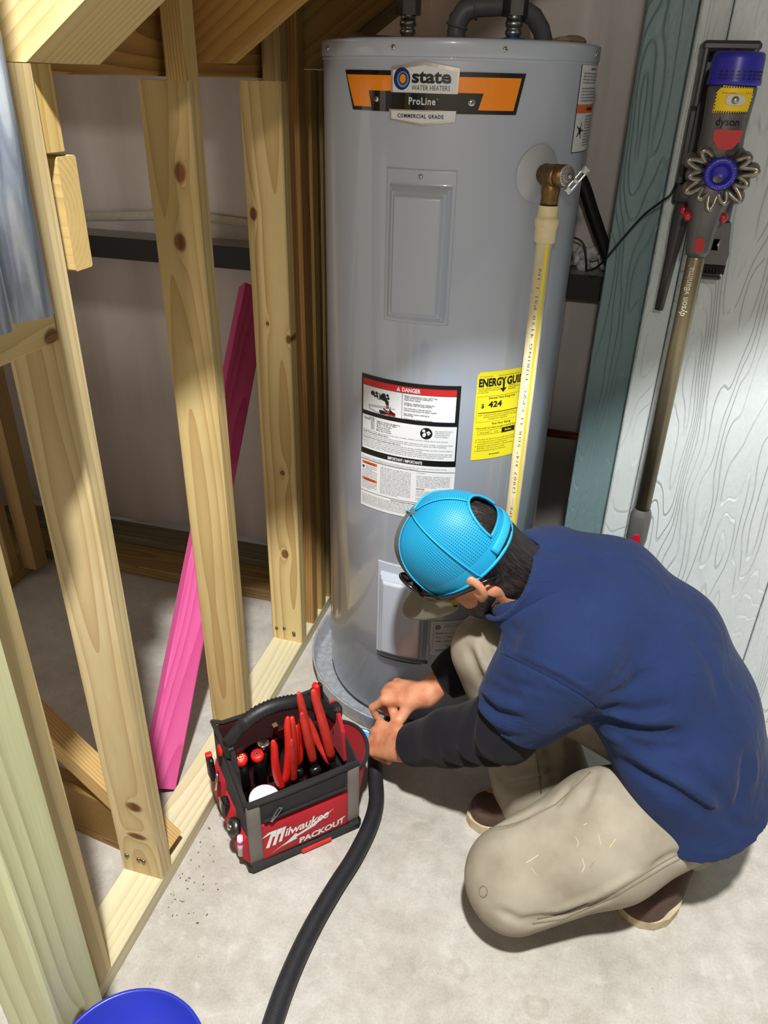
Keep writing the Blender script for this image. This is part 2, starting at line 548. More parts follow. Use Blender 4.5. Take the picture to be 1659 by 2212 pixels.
# ---- stud wall on the left
wl = empty('wall_left', (-0.7, 1.2, 0))
struct(wl, 'open pine stud wall with bottom plate and header left of the water heater', 'wall')
XF, XB = -0.660, -0.749
XM = (XF + XB) / 2
board('bottom_plate', wl, (XM, 0.30, 0.019), (XM, 2.035, 0.019), 0.089, 0.038, wood('plate_pine', (216, 198, 160), (192, 166, 120), ring=0.7, seed=3.1, stain=0.25), (0, 0, 1))
nail_m = mat('nail_head', (120, 116, 108), 0.35, 0.9)
stud_top = 2.2
def stud(i, y0, z1, kn=(), **kw):
    o = board('stud', wl, (XM, y0 + 0.019, 0.038), (XM, y0 + 0.019, z1), 0.089, 0.038, pine(i, kn, **kw), (0, 1, 0))
    return o
s1 = stud(1, 0.828, 1.446, [(0.011, 0.20, 0.016, 0.012), (0.005, 0.115, 0.020, 0.008)], ring=0.6, c=((218, 190, 142), (182, 142, 90)), stain=0.6)
# stud 2 runs past the header as a half-width tongue
s2 = stud(2, 1.228, 1.430, [(0.0155, 1.26, 0.010, 0.016), (0.0025, 1.150, 0.011, 0.015)], ring=0.55, c=((206, 174, 118), (170, 130, 76)), stain=0.55)
board('stud_tongue', wl, (-0.679, 1.247, 1.430), (-0.679, 1.247, 1.80), 0.038, 0.038, pine(3, c=((214, 176, 112), (150, 104, 52)), ring=1.6), (0, 1, 0))
s3 = stud(4, 1.600, 1.430, [(-0.0285, 1.144, 0.008, 0.013), (0.040, 0.878, 0.006, 0.010), (0.0095, 0.534, 0.006, 0.007), (0.0055, 0.292, 0.010, 0.014), (-0.0095, 0.910, 0.004, 0.005)], ring=0.42, c=((222, 190, 130), (180, 130, 66)), stain=0.15, centre=0.0)
board('stud_tongue', wl, (-0.679, 1.619, 1.430), (-0.679, 1.619, 1.80), 0.038, 0.038, pine(5, c=PINE_D), (0, 1, 0))
stud(6, 1.765, 1.452, ring=0.8, c=((198, 158, 96), (146, 98, 46)))
stud(7, 1.835, 1.452, [(0.02, 1.10, 0.006, 0.03)], c=((176, 144, 94), (122, 86, 44)))
stud(8, 1.990, 1.452, c=PINE_D)
board('stud', wl, (XM, 1.712, 0.038), (XM, 1.712, 1.90), 0.089, 0.038, pine(9, c=((186, 138, 80), (132, 84, 40))), (0, 1, 0))
# stud beside the post, near the camera
stud(10, 0.612, 1.446, ring=0.5, c=((216, 188, 136), (186, 150, 98)))
# header let into the back of the studs
board('header', wl, (-0.730, 0.90, 1.505), (-0.730, 1.72, 1.505), 0.140, 0.038, pine(11, [(0.0, 0.22, 0.004, 0.006)], c=((176, 128, 66), (112, 68, 26)), ring=0.9), (1, 0, 0))
# blocking between the two near studs, cripple and beam end beside stud 1
board('blocking', wl, (-0.682, 0.652, 1.226), (-0.682, 0.826, 1.226), 0.184, 0.038, pine(12, [(-0.082, 0.163, 0.010, 0.014)], c=((218, 184, 126), (190, 148, 90)), ring=0.3), (1, 0, 0))
board('blocking', wl, (-0.684, 0.652, 1.385), (-0.684, 0.826, 1.385), 0.120, 0.038, pine(13, c=PINE), (1, 0, 0))
board('cripple', wl, (-0.690, 0.890, 1.352), (-0.690, 0.890, 1.446), 0.045, 0.044, pine(14, c=((214, 176, 110), (176, 130, 66)), ring=0.5), (0, 1, 0))
board('beam', wl, (-1.50, 0.911, 1.2775), (-0.668, 0.911, 1.2775), 0.138, 0.038, wood('rough_end', (214, 178, 116), (190, 148, 84), (), 0.8, seed=8.0, coarse=0.3), (0, 1, 0))
for (x, y, z) in ((-0.735, 1.5985, 0.075), (-0.712, 1.5985, 0.079), (-0.684, 1.5985, 0.069), (-0.683, 1.5985, 0.062)):
    MB().lathe([(0.0, 0.0032), (0.0035, 0.0028), (0.0048, 0.0012), (0.005, 0)], 10).build('nail', nail_m, wl, frame((x, y + 0.0012, z), (0, -1, 0)))
for (x, z) in ((-0.732, 0.085), (-0.706, 0.083), (-0.696, 0.081)):
    MB().lathe([(0.0, 0.0032), (0.0035, 0.0028), (0.0048, 0.0012), (0.005, 0)], 10).build('nail', nail_m, wl, frame((x, 0.8275, z), (0, -1, 0)))
# diagonal brace behind stud 1, foot showing right of it
board('brace', wl, (-0.676, 0.893, 0.058), (-1.02, 0.925, 0.36), 0.040, 0.048, pine(15, c=((206, 164, 104), (150, 102, 52))), (0, 1, 0))

# ---- low framing of the cupboard behind the stud wall
wc = empty('wall_closet', (-1.3, 1.6, 0))
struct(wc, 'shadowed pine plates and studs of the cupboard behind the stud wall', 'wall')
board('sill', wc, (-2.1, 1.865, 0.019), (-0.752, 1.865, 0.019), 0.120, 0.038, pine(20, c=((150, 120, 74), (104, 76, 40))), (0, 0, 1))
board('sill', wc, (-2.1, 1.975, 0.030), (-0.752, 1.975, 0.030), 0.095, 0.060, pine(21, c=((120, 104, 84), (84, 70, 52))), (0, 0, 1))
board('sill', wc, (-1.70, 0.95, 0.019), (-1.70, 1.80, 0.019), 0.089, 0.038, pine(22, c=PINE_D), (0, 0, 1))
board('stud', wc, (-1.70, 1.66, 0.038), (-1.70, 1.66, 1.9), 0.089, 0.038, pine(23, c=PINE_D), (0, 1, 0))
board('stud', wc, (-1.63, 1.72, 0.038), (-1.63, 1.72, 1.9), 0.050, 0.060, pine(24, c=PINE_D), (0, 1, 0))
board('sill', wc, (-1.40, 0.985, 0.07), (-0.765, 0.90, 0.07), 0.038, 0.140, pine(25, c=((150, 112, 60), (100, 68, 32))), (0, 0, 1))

wfl = MB().box((-1.98, 1.1, 1.25), (0.06, 2.2, 2.5)).build('added_wall_left', sheeting())  # out of view; added to stop ambient light reaching the cupboard floor
struct(wfl, 'unseen sheeted wall added at the far left behind the cupboard framing', 'wall')
# ---- stair above: sloping stringers, treads and risers
st = empty('ceiling', (-0.6, 1.3, 1.45))
struct(st, 'underside of a pine stair sloping up over the water heater', 'ceiling')
SL = radians(34.0)
def stringer(name, y0, y1, xb, zb, depth, m, x1=1.35, plumb=None):
    """sloping member between y0 and y1; its lower edge starts at (xb, zb), seat cut level"""
    x2 = x1
    z2 = zb + (x2 - xb) * math.tan(SL)
    nx, nz = -sin(SL), cos(SL)
    back = depth / sin(SL)
    poly = [(xb, zb), (x2, z2), (x2 + nx * depth, z2 + nz * depth), (xb - back + 0.0, zb)]
    if plumb is not None:                                  # plumb cut where the member stands on the stud
        tx, tz = x2 + nx * depth, z2 + nz * depth
        poly = poly[:3] + [(plumb, tz - (tx - plumb) * math.tan(SL)), (plumb, zb)]
    # local frame: Z along the slope so the grain follows it
    d = Vector((cos(SL), 0, sin(SL)))
    M = frame((xb, (y0 + y1) / 2, zb), d, (0, 1, 0))
    Mi = M.inverted()
    mb = MB()
    vs = [Mi @ Vector((x, y0, z)) for x, z in poly] + [Mi @ Vector((x, y1, z)) for x, z in poly]
    n = len(poly)
    mb.add(vs, [tuple(range(n)), tuple(range(n, 2 * n))[::-1]] + [(k, n + k, n + (k + 1) % n, (k + 1) % n) for k in range(n)])
    return mb.build(name, m, st, M)
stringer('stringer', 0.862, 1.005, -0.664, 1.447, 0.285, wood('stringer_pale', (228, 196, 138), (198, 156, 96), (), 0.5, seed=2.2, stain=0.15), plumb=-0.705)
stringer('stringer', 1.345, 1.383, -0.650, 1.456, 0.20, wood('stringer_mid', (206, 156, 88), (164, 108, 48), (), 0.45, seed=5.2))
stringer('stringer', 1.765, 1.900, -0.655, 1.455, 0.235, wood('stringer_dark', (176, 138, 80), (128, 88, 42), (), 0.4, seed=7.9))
tread_m = pine(30, c=PINE_O)
board('added_deck', st, (-1.36, 0.86, 1.592), (-1.36, 2.04, 1.592), 1.16, 0.02, tread_m, (0, 0, 1))  # unseen deck added over the cupboard to keep ambient light out
for k in range(8):
    x = -0.72 + 0.267 * k; z = 1.68 + 0.18 * k
    board('tread', st, (x, 0.845, z), (x, 1.84, z), 0.30, 0.03, tread_m, (0, 0, 1))
    board('riser', st, (x + 0.135, 0.85, z + 0.09), (x + 0.135, 1.84, z + 0.09), 0.15, 0.018, tread_m, (1, 0, 0))

# ---- right wall with embossed siding and painted trim
def siding(name, col, rough=0.38, grain=1.0):
    m = bpy.data.materials.new(name); m.use_nodes = True
    nt, b = nodes(m)
    tc = N(nt, 'ShaderNodeTexCoord'); co = tc.outputs['Object']
    mp = N(nt, 'ShaderNodeMapping', {'Vector': co, 'Scale': (1.0, 1.0, 0.16)})
    n0 = N(nt, 'ShaderNodeTexNoise', {'Vector': mp.outputs[0], 'Scale': 9.0, 'Detail': 2.0, 'Roughness': 0.5})
    sep = N(nt, 'ShaderNodeSeparateXYZ', {0: co})
    ph = math_n(nt, 'ADD', math_n(nt, 'MULTIPLY', sep.outputs[0], 9.0), math_n(nt, 'MULTIPLY', n0.outputs['Fac'], 7.0))
    fr = math_n(nt, 'FRACT', math_n(nt, 'MULTIPLY', ph, 3.4))
    ridge = ramp_n(nt, fr, [(0.0, (0.35,) * 3 + (1,)), (0.60, (0.70,) * 3 + (1,)), (0.76, (0.9,) * 3 + (1,)), (0.90, (0.1,) * 3 + (1,)), (1.0, (0.35,) * 3 + (1,))])
    mp2 = N(nt, 'ShaderNodeMapping', {'Vector': co, 'Scale': (1.0, 1.0, 0.35)})
    n1 = N(nt, 'ShaderNodeTexNoise', {'Vector': mp2.outputs[0], 'Scale': 120.0, 'Detail': 4.0, 'Roughness': 0.6})
    n2 = N(nt, 'ShaderNodeTexNoise', {'Vector': mp2.outputs[0], 'Scale': 6.0, 'Detail': 2.0})
    on = ramp_n(nt, n2.outputs['Fac'], [(0.38, (0.15,) * 3 + (1,)), (0.58, (1,) * 3 + (1,))])
    h = mix_n(nt, 0.30, mix_n(nt, on, (0.5, 0.5, 0.5, 1), ridge), n1.outputs['Fac'])
    c = srgb(*col)
    nt.links.new(mix_n(nt, math_n(nt, 'MULTIPLY', n1.outputs['Fac'], 0.25), c, tuple(v * 0.7 for v in c[:3]) + (1,)), b.inputs['Base Color'])
    b.inputs['Roughness'].default_value = rough
    b.inputs['Specular IOR Level'].default_value = 0.5
    bp = N(nt, 'ShaderNodeBump', {'Height': h, 'Strength': 0.85 * grain, 'Distance': 0.005})
    nt.links.new(bp.outputs[0], b.inputs['Normal'])
    return m
sid = siding('siding_paint', (206, 214, 214))
sid_t = siding('trim_paint', (108, 132, 133), 0.42, 0.9)
wr = empty('wall_right', (0.6, 1.75, 0))
struct(wr, 'grey-green painted wall with embossed wood grain panels', 'wall')
seams = [0.150, 0.492, 1.10, 1.75]
for a, b_ in zip(seams[:-1], seams[1:]):
    MB().box(((a + b_) / 2 - 0.6 - 0.0006, 0.0, 1.6), (b_ - a - 0.003, 0.10, 3.2), ch=0.002).build('panel', sid, wr)
MB().box((0.33, 0.03, 1.6), (1.66, 0.02, 3.2)).build('backing', steel_dk, wr)
MB().box((0.1225 - 0.6, -0.005, 1.6), (0.052, 0.110, 3.2), ch=0.003).build('corner_trim', siding('trim_light', (196, 204, 203), 0.45, 0.6), wr)
MB().box((0.0505 - 0.6, -0.002, 1.6), (0.090, 0.026, 3.2), ch=0.002).build('corner_trim', sid_t, wr)

# ---- unseen partition added behind the viewer to cut the room lamp's light low down
wf = MB().box((0, -0.90, 0.8775), (4.6, 0.10, 1.755)).build('added_partition', mat('partition_matte', (150, 142, 130), 0.8, noise=0.06))
struct(wf, 'unseen low partition added opposite the water heater to block lamp light', 'wall')
# ================================================================== WATER HEATER
HX, HY, HR = -0.322, 1.668, 0.257
def heater_paint():
    m = bpy.data.materials.new('grey_enamel'); m.use_nodes = True
    nt, b = nodes(m)
    tc = N(nt, 'ShaderNodeTexCoord')
    n = N(nt, 'ShaderNodeTexNoise', {'Vector': tc.outputs['Object'], 'Scale': 500.0, 'Detail': 1.0})
    n2 = N(nt, 'ShaderNodeTexNoise', {'Vector': tc.outputs['Object'], 'Scale': 4.0, 'Detail': 2.0})
    c = mix_n(nt, n2.outputs['Fac'], srgb(172, 180, 193), srgb(181, 189, 201))
    nt.links.new(c, b.inputs['Base Color'])
    b.inputs['Roughness'].default_value = 0.34
    b.inputs['Specular IOR Level'].default_value = 0.6
    b.inputs['Coat Weight'].default_value = 0.7
    b.inputs['Coat Roughness'].default_value = 0.07
    bp = N(nt, 'ShaderNodeBump', {'Height': n.outputs['Fac'], 'Strength': 0.06, 'Distance': 0.001})
    nt.links.new(bp.outputs[0], b.inputs['Normal'])
    return m
enamel = heater_paint()
chrome = mat('chrome', (214, 214, 212), 0.18, 1.0)
zinc = mat('zinc_plate', (176, 178, 178), 0.32, 1.0, noise=0.15, nscale=90)
galv = mat('galvanised', (186, 190, 194), 0.42, 0.45, noise=0.22, nscale=70, bump=0.15, bscale=120)
brass = mat('brass', (128, 100, 62), 0.42, 0.85, noise=0.2, nscale=80)
gunmetal = mat('gunmetal', (92, 92, 92), 0.34, 0.85, noise=0.15)
blackp = mat('black_plastic', (18, 18, 19), 0.42)
heater = empty('water_heater', (HX, HY, 0.012))
tag(heater, 'tall grey cylindrical electric water heater standing in a metal drain pan', 'water heater')
HZ = 0.012
def hp(phi, r, z):
    """local point on the heater: phi degrees from the front (-Y) toward +X, z above the floor"""
    a = radians(phi)
    return (r * sin(a), -r * cos(a), z - HZ)
MB().lathe([(0.0, 0.0), (HR - 0.012, 0.0), (HR - 0.004, 0.010), (HR - 0.004, 0.030), (HR, 0.034), (HR, 1.472)], 96).build('jacket', enamel, heater)
lid = MB().lathe([(HR + 0.0005, 1.459), (HR + 0.003, 1.462), (HR + 0.003, 1.478), (HR + 0.0035, 1.484), (HR + 0.001, 1.4865), (HR - 0.006, 1.488), (HR - 0.010, 1.484), (0.0, 1.483)], 96).build('lid', enamel, heater)
MB().lathe([(HR + 0.0002, 1.455), (HR + 0.0022, 1.457), (HR + 0.0022, 1.4595), (HR + 0.0002, 1.461)], 96).build('seam_ring', enamel, heater)
def screw(parent, phi, z, r, R=0.0045, name='screw'):
    M = WM[heater.name] @ frame(hp(phi, r, z), Vector((sin(radians(phi)), -cos(radians(phi)), 0)), (0, 0, 1))
    mb = MB().lathe([(0.0, 0.0026), (R * 0.5, 0.0024), (R * 0.9, 0.0012), (R, 0)], 14)
    mb.box((0, 0, 0.0026), (R * 1.1, R * 0.22, 0.0006), mi=1).box((0, 0, 0.0026), (R * 0.22, R * 1.1, 0.0006), mi=1)
    return mb.build(name, [chrome, gunmetal], parent, M)
for ph in (-53.1, -13.7, 27.2, 78.4, 120):
    screw(lid, ph, 1.4845, HR + 0.0032, 0.0042)

# print colours
ink = mat('ink_black', (14, 13, 13), 0.35)
ink_w = mat('label_white', (222, 224, 226), 0.42)
ink_r = mat('label_red', (196, 34, 38), 0.4)
ink_o = mat('label_orange', (255, 146, 16), 0.3, coat=0.3)
ink_do = mat('label_deep_orange', (226, 108, 44), 0.4)
ink_y = mat('label_yellow', (236, 226, 40), 0.45)
ink_s = mat('foil_silver', (190, 184, 172), 0.3, 0.55)
ink_b1 = mat('logo_navy', (28, 34, 96), 0.35)
ink_b2 = mat('logo_blue', (84, 146, 196), 0.35)
ink_g = mat('ink_grey', (90, 90, 92), 0.4)
ink_k = mat('badge_black', (16, 15, 15), 0.16, coat=0.6)
LM = [ink_w, ink, ink_r, ink_o, ink_y, ink_s, ink_b1, ink_b2, ink_g, ink_do, ink_k]
W_, K_, R_, O_, Y_, S_, B1_, B2_, G_, DO_, BK_ = range(11)
def on_heater(phi0, z0, base=0.0006, tilt=0.0):
    ct, st_ = cos(tilt), sin(tilt)
    def fn(x, y, lift):
        x, y = x * ct - y * st_, x * st_ + y * ct
        a = radians(phi0) + x / HR
        r = HR + base + lift
        return (r * sin(a), -r * cos(a), z0 + y - HZ)
    return fn
ARC = HR * pi / 180.0      # metres along the jacket for one degree

# --- brand badge
d = Decal(on_heater(-1.5, 1.4155), lift=0.00035)
def px(deg): return (deg + 1.5) * ARC
d.poly([(px(-38.5), 0.036), (px(36.5), 0.036), (px(33.8), -0.0245), (px(-33.5), -0.0245)], BK_, 1)
d.poly([(px(-37.2), 0.029), (px(34.8), 0.029), (px(32.6), -0.0185), (px(-32.6), -0.0185)], O_, 2)
d.poly([(px(-24.6), 0.006), (px(20.6), 0.006), (px(18.6), -0.0245), (px(-22.8), -0.0245)], BK_, 3)
d.poly([(px(-14.6), 0.041), (px(-1.6), 0.0495), (px(11.5), 0.041), (px(11.2), 0.0042), (px(-14.3), 0.0042)], S_, 4)
d.poly([(px(-13.7), 0.0365), (px(-1.6), 0.0445), (px(10.6), 0.0365), (px(10.4), 0.0050), (px(-13.5), 0.0050)], W_, 5)
d.poly([(px(-15.0), -0.0205), (px(11.0), -0.0205), (px(10.8), -0.0365), (px(-1.6), -0.0445), (px(-14.8), -0.0365)], S_, 4)
d.poly([(px(-14.0), -0.0225), (px(10.2), -0.0225), (px(10.0), -0.0345), (px(-1.6), -0.0405), (px(-13.8), -0.0345)], W_, 5)
lc = (px(-9.9), 0.0245)
d.disc(lc, 0.0165, B1_, 6, sx=0.9); d.disc((lc[0] + 0.002, lc[1] - 0.001), 0.0118, B2_, 7, sx=0.9)
d.disc((lc[0] + 0.0022, lc[1]), 0.0088, B1_, 8, sx=0.85); d.disc((lc[0] + 0.0022, lc[1]), 0.0068, O_, 9, sx=0.8)
d.text('state', px(-6.0), 0.0195, 0.0262, K_, 6, bold=0.035, width=ARC * 14.6, res=3)
d.text('WATER HEATERS', px(-6.0), 0.0085, 0.0102, K_, 6, width=ARC * 14.3)
d.text('ProLine', px(-6.9), -0.0125, 0.0150, W_, 6, bold=0.02, width=ARC * 10.2, spacing=1.1)
d.disc((px(4.0), -0.004), 0.0011, W_, 6, r0=0.0007, n=10)
d.text('COMMERCIAL GRADE', px(-11.3), -0.0325, 0.0080, K_, 6, bold=0.03, width=ARC * 17.8, spacing=1.2)
badge = d.build('brand_badge', LM, heater)
screw(badge, -20.9, 1.409, HR + 0.0012, 0.0050)
screw(badge, 16.5, 1.408, HR + 0.0012, 0.0062)

# --- access panels: curved plate with a raised stepped field
def access_panel(p0, p1, z0, z1, bulge=0.019, lip=True):
    nu, nv = 60, 90
    top = 0.022
    def prof(a, b):
        """height from distance a to the side edges and b to the top/bottom of the raised field"""
        e = min(a, b)
        h = 0.0012
        for (s0, s1, hh) in ((0.004, 0.007, 0.005), (0.010, 0.013, 0.004), (0.016, 0.022, 0.004)):
            t = max(0.0, min(1.0, (e - s0) / (s1 - s0))); t = t * t * (3 - 2 * t)
            h += hh * t * bulge / 0.013
        return h
    def fn(u, v):
        ph = p0 + (p1 - p0) * u; z = z0 + (z1 - z0) * v
        a = min(u, 1 - u) * (p1 - p0) * ARC - 0.003
        b = min(v * (z1 - z0) - 0.002, (z1 - z0) * (1 - v) - top)
        return hp(ph, HR + prof(a, b), z)
    mb = MB().grid(fn, nu, nv)
    # turned edge down to the jacket
    ring = [fn(i / nu, 0) for i in range(nu + 1)] + [fn(1, j / nv) for j in range(1, nv + 1)] + [fn(1 - i / nu, 1) for i in range(1, nu + 1)] + [fn(0, 1 - j / nv) for j in range(1, nv)]
    inner = []
    for (x, y, z) in ring:
        k = (HR - 0.002) / sqrt(x * x + y * y)
        inner.append((x * k, y * k, z))
    n = len(ring)
    mb.add(ring + inner, [(k, (k + 1) % n, n + (k + 1) % n, n + k) for k in range(n)])
    return mb.build('access_panel', enamel, heater)
ap1 = access_panel(-15.3, 12.9, 1.036, 1.304)
screw(ap1, -1.2, 1.2925, HR + 0.0014, 0.0046)
ap2 = access_panel(-15.6, 13.8, 0.222, 0.484, 0.022)
MB().grid(lambda u, v: hp(-15.2 + 28.6 * u, HR + 0.001 + (0.016 * (1 - (2 * u - 1) ** 8)) * v, 0.222 - 0.010 * (1 - v)), 40, 2).build('panel_lip', mat('gasket_dark', (52, 46, 44), 0.6), ap2)

# --- danger label
d = Decal(on_heater(-27.0, 0.613), lift=0.00025, step=0.010)
LW = 47.6 * ARC
def dl(fx): return fx * LW
d.rect(0, 0, LW, 0.304, K_, 1)
d.rect(0, 0.0, LW, 0.1325, W_, 2)
d.rect(0.0045, 0.282, LW - 0.008, 0.2955, R_, 2)
d.rect(0.0045, 0.2265, LW - 0.008, 0.281, W_, 2)
d.rect(0.0030, 0.1405, LW - 0.003, 0.217, W_, 2)
d.rect(0.001, 0.1155, LW - 0.006, 0.1235, W_, 3); d.rect(0, 0.1275, LW, 0.1385, K_, 3)
d.rect(0.0, 0.1135, LW, 0.1145, K_, 3)
d.poly([(dl(0.395), 0.2843), (dl(0.432), 0.2843), (dl(0.4135), 0.2940)], W_, 4)
d.text('!', dl(0.4135), 0.2852, 0.0078, R_, 5, 'C', bold=0.03)
d.text('DANGER', dl(0.45), 0.2845, 0.0118, W_, 4, bold=0.03, width=0.038)
d.rect(dl(0.453), 0.2265, dl(0.457), 0.281, K_, 4)
for k, ln in enumerate(('Water temperature over 125\u00b0F can', 'cause severe burns instantly or', 'death from scalds.', '', 'Children, disabled and elderly are', 'at highest risk of being scalded.', '',
                        'See instruction manual before', 'setting temperature at water heater.', '', 'Feel water before bathing or', 'showering.', '', 'Temperature limiting valves are', 'available, see manual.')):
    if ln:
        d.text(ln, dl(0.475), 0.2745 - 0.0053 * k * 0.62 - 0.0009 * (k // 2), 0.0046, K_, 4, bold=0.012, res=1)
# tap, running water and hand picture
def blob(cx_, cy_, r, mi=K_, l=4): d.disc((cx_, cy_), r, mi, l, n=14)
for ox in (0.030, 0.056):
    blob(ox, 0.268, 0.0052); blob(ox + 0.009, 0.270, 0.0030); blob(ox + 0.011, 0.264, 0.0028); blob(ox + 0.0055, 0.263, 0.0028)
d.disc((0.0455, 0.2645), 0.0070, K_, 4, r0=0.0055, n=18)
d.poly([(0.046, 0.2685), (0.062, 0.2640), (0.068, 0.2570), (0.0685, 0.2500), (0.0615, 0.2500), (0.060, 0.2560), (0.046, 0.2605)], K_, 5)
d.poly([(0.0625, 0.2500), (0.0675, 0.2500), (0.0690, 0.2420), (0.0630, 0.2420)], G_, 4)
d.text('HOT', 0.0585, 0.2435, 0.0060, R_, 6, bold=0.0, width=0.016)
d.line((0.018, 0.2410), (0.058, 0.2445), 0.0006, K_, 4); d.line((0.020, 0.2385), (0.082, 0.2440), 0.0006, K_, 4)
d.line((0.022, 0.2385), (0.021, 0.2335), 0.0007, K_, 4); d.line((0.021, 0.2335), (0.046, 0.2285), 0.0007, K_, 4)
d.poly([(0.058, 0.2290), (0.0835, 0.2280), (0.0835, 0.2345), (0.072, 0.2385), (0.062, 0.2365)], K_, 5)
for (a, b2) in (((0.062, 0.234), (0.047, 0.2352)), ((0.062, 0.232), (0.046, 0.2318)), ((0.063, 0.230), (0.048, 0.2290)), ((0.066, 0.236), (0.056, 0.2405)), ((0.076, 0.236), (0.070, 0.2415))):
    d.line(a, b2, 0.0026, K_, 5)
d.poly([(0.060, 0.2330), (0.068, 0.2310), (0.072, 0.2375), (0.064, 0.2360)], R_, 6)
d.text('BURN', 0.066, 0.2285, 0.0058, R_, 7, bold=0.02, width=0.0165)
# second block: temperatures, manual symbol
for k, (t, r) in enumerate((('WATER', ''), ('TEMPERATURE', 'TIME TO PRODUCE SERIOUS'), ('120\u00b0F', 'BURNS ON ADULT SKIN'), ('125\u00b0F', 'About 1 1/2 minutes'), ('130\u00b0F', 'About 30 seconds'), ('140\u00b0F', 'Less than 5 seconds'), ('150\u00b0F', 'More than 5 minutes'))):
    d.text(t, dl(0.165), 0.2120 - 0.0040 * k, 0.0042, K_, 4, 'R', bold=0.014, res=1)
    d.text(r, dl(0.19), 0.2120 - 0.0040 * k, 0.0042, K_, 4, bold=0.014, res=1)
d.disc((dl(0.70), 0.2005), 0.0125, K_, 4, n=28)
d.disc((dl(0.675), 0.2060), 0.0032, W_, 5, n=12); d.poly([(dl(0.665), 0.199), (dl(0.69), 0.203), (dl(0.70), 0.198), (dl(0.69), 0.193), (dl(0.667), 0.193)], W_, 5)
d.poly([(dl(0.70), 0.2035), (dl(0.725), 0.2065), (dl(0.745), 0.2015), (dl(0.72), 0.1960)], W_, 5); d.line((dl(0.705), 0.2005), (dl(0.738), 0.2025), 0.0008, K_, 6)
for k, ln in enumerate(('See manual for more', 'information about', 'preventing burns', 'from hot water.')):
    d.text(ln, dl(0.785), 0.2055 - 0.0042 * k, 0.0042, K_, 4, res=1)
fill = ('The time to produce serious burns on the skin of infants, children, and the elderly can be even shorter.',
        'Install Thermostatic Mixing Valves.',
        'Even if you set the water heater thermostat to a low setting, higher temperatures may occur in certain circumstances. Install',
        'thermostatic mixing (temperature limiting) valves at each point of use to reduce the risk of scalding.',
        'Requirements when using a supplemental heat source',
        'If this water heater is supplied in the Caution Household Electric Storage Tank Water Heater, provision must be made to',
        'limit the input temperature to that of the water heater thermostat setting.',
        'If the water heater has been deinstalled with supplemental heating equipment, you must adjust both the thermostat controlling',
        'the supplemental heat source located in the water piping and the thermostat on the water heater (behind the access panel) to the',
        'same temperature. Failure to follow these instructions can cause loss of proper temperature control.')
for k, ln in enumerate(fill):
    d.text(ln, 0.006, 0.1828 - 0.0041 * k, 0.0039, K_, 4, bold=0.02 if k in (1, 4) else 0.0, res=1, width=min(LW * 0.93, 0.00182 * len(ln)))
d.text('IMPORTANT / IMPORTANTE', LW * 0.5, 0.1300, 0.0095, W_, 5, 'C', bold=0.025, width=0.075)
d.text('Please read the manual. Additional copies are available upon request. For a free manual, call the number below.', 0.004, 0.1200, 0.0034, K_, 5, res=1, width=LW * 0.9)
d.text('Le manual se incluye gratuitamente; esquema e instructions en espanol en', 0.004, 0.1165, 0.0034, K_, 5, res=1, width=LW * 0.62)
for (y0, tx) in ((0.1035, 'WARNING'), (0.0640, 'WARNING')):
    d.rect(0.0035, y0, 0.044, y0 + 0.0068, DO_, 3); d.text(tx, 0.024, y0 + 0.0012, 0.0062, K_, 4, 'C', bold=0.02)
d.disc((0.0075, 0.0965), 0.0032, B1_, 4, n=12)
rng = random.Random(5)
words = 'heater water the and drain pan tank must be installed by a qualified person shut off gas inspect valve pipe area supply notice before use local code relief pressure supply damage leak under floor building insulation power turn'.split()
def para(x0, y0, w, n, lead=0.0036, size=0.0034, cap=None):
    for k in range(n):
        ln = ''
        while len(ln) < w / 0.00168:
            ln += rng.choice(words) + ' '
        d.text(ln[:int(w / 0.00168)], x0, y0 - lead * k, size, K_, 4, res=1, width=w * (1.0 if k < n - 1 else 0.6))
para(0.014, 0.0990, 0.029, 3); para(0.004, 0.0880, 0.040, 6); para(0.004, 0.0600, 0.040, 5)
para(0.052, 0.1065, 0.070, 18); para(0.134, 0.1090, 0.030, 1); para(0.134, 0.1020, 0.070, 8)
d.text('NOTICE', 0.134, 0.0705, 0.0048, K_, 4, bold=0.015); para(0.134, 0.0660, 0.070, 4); para(0.134, 0.0490, 0.070, 2)
d.rect(0.0, 0.0375, LW, 0.0385, K_, 3)
d.text('Code and compliance information', LW * 0.5, 0.0330, 0.0042, K_, 4, 'C', bold=0.02)
para(0.004, 0.0290, LW * 0.93, 7)
d.build('danger_label', LM, heater)

# --- yellow energy label
d = Decal(on_heater(27.5, 0.754), lift=0.00025, step=0.010)
EW, EH = 28.8 * ARC, 0.190
d.poly([(0, 0), (EW, 0), (EW, EH), (0.006, EH), (0, EH - 0.006)], Y_, 1)
d.text('U.S. Government', 0.005, 0.1790, 0.0040, K_, 2, res=1); d.text('Federal law prohibits removal of this label', 0.046, 0.1790, 0.0040, K_, 2, res=1, width=0.07)
d.text('ENERGY', 0.004, 0.1600, 0.0225, K_, 2, bold=0.045, width=0.060); d.text('GUIDE', 0.0655, 0.1600, 0.0225, K_, 2, bold=0.045, width=0.052)
d.rect(0.0565, 0.1515, 0.0610, 0.1680, K_, 3); d.poly([(0.0512, 0.1535), (0.0662, 0.1535), (0.0587, 0.1445)], K_, 3)
for k, ln in enumerate(('WATER HEATER - ELECTRIC', 'TANK SIZE STORAGE CAPACITY', '50 GALLONS')):
    d.text(ln, 0.004, 0.1540 - 0.0040 * k, 0.0038, K_, 2, res=1)
    d.text(('ASSEMBLED', 'WATER HEATERS', 'TENNESSEE')[k], 0.070, 0.1560 - 0.0040 * k, 0.0036, K_, 2, res=1)
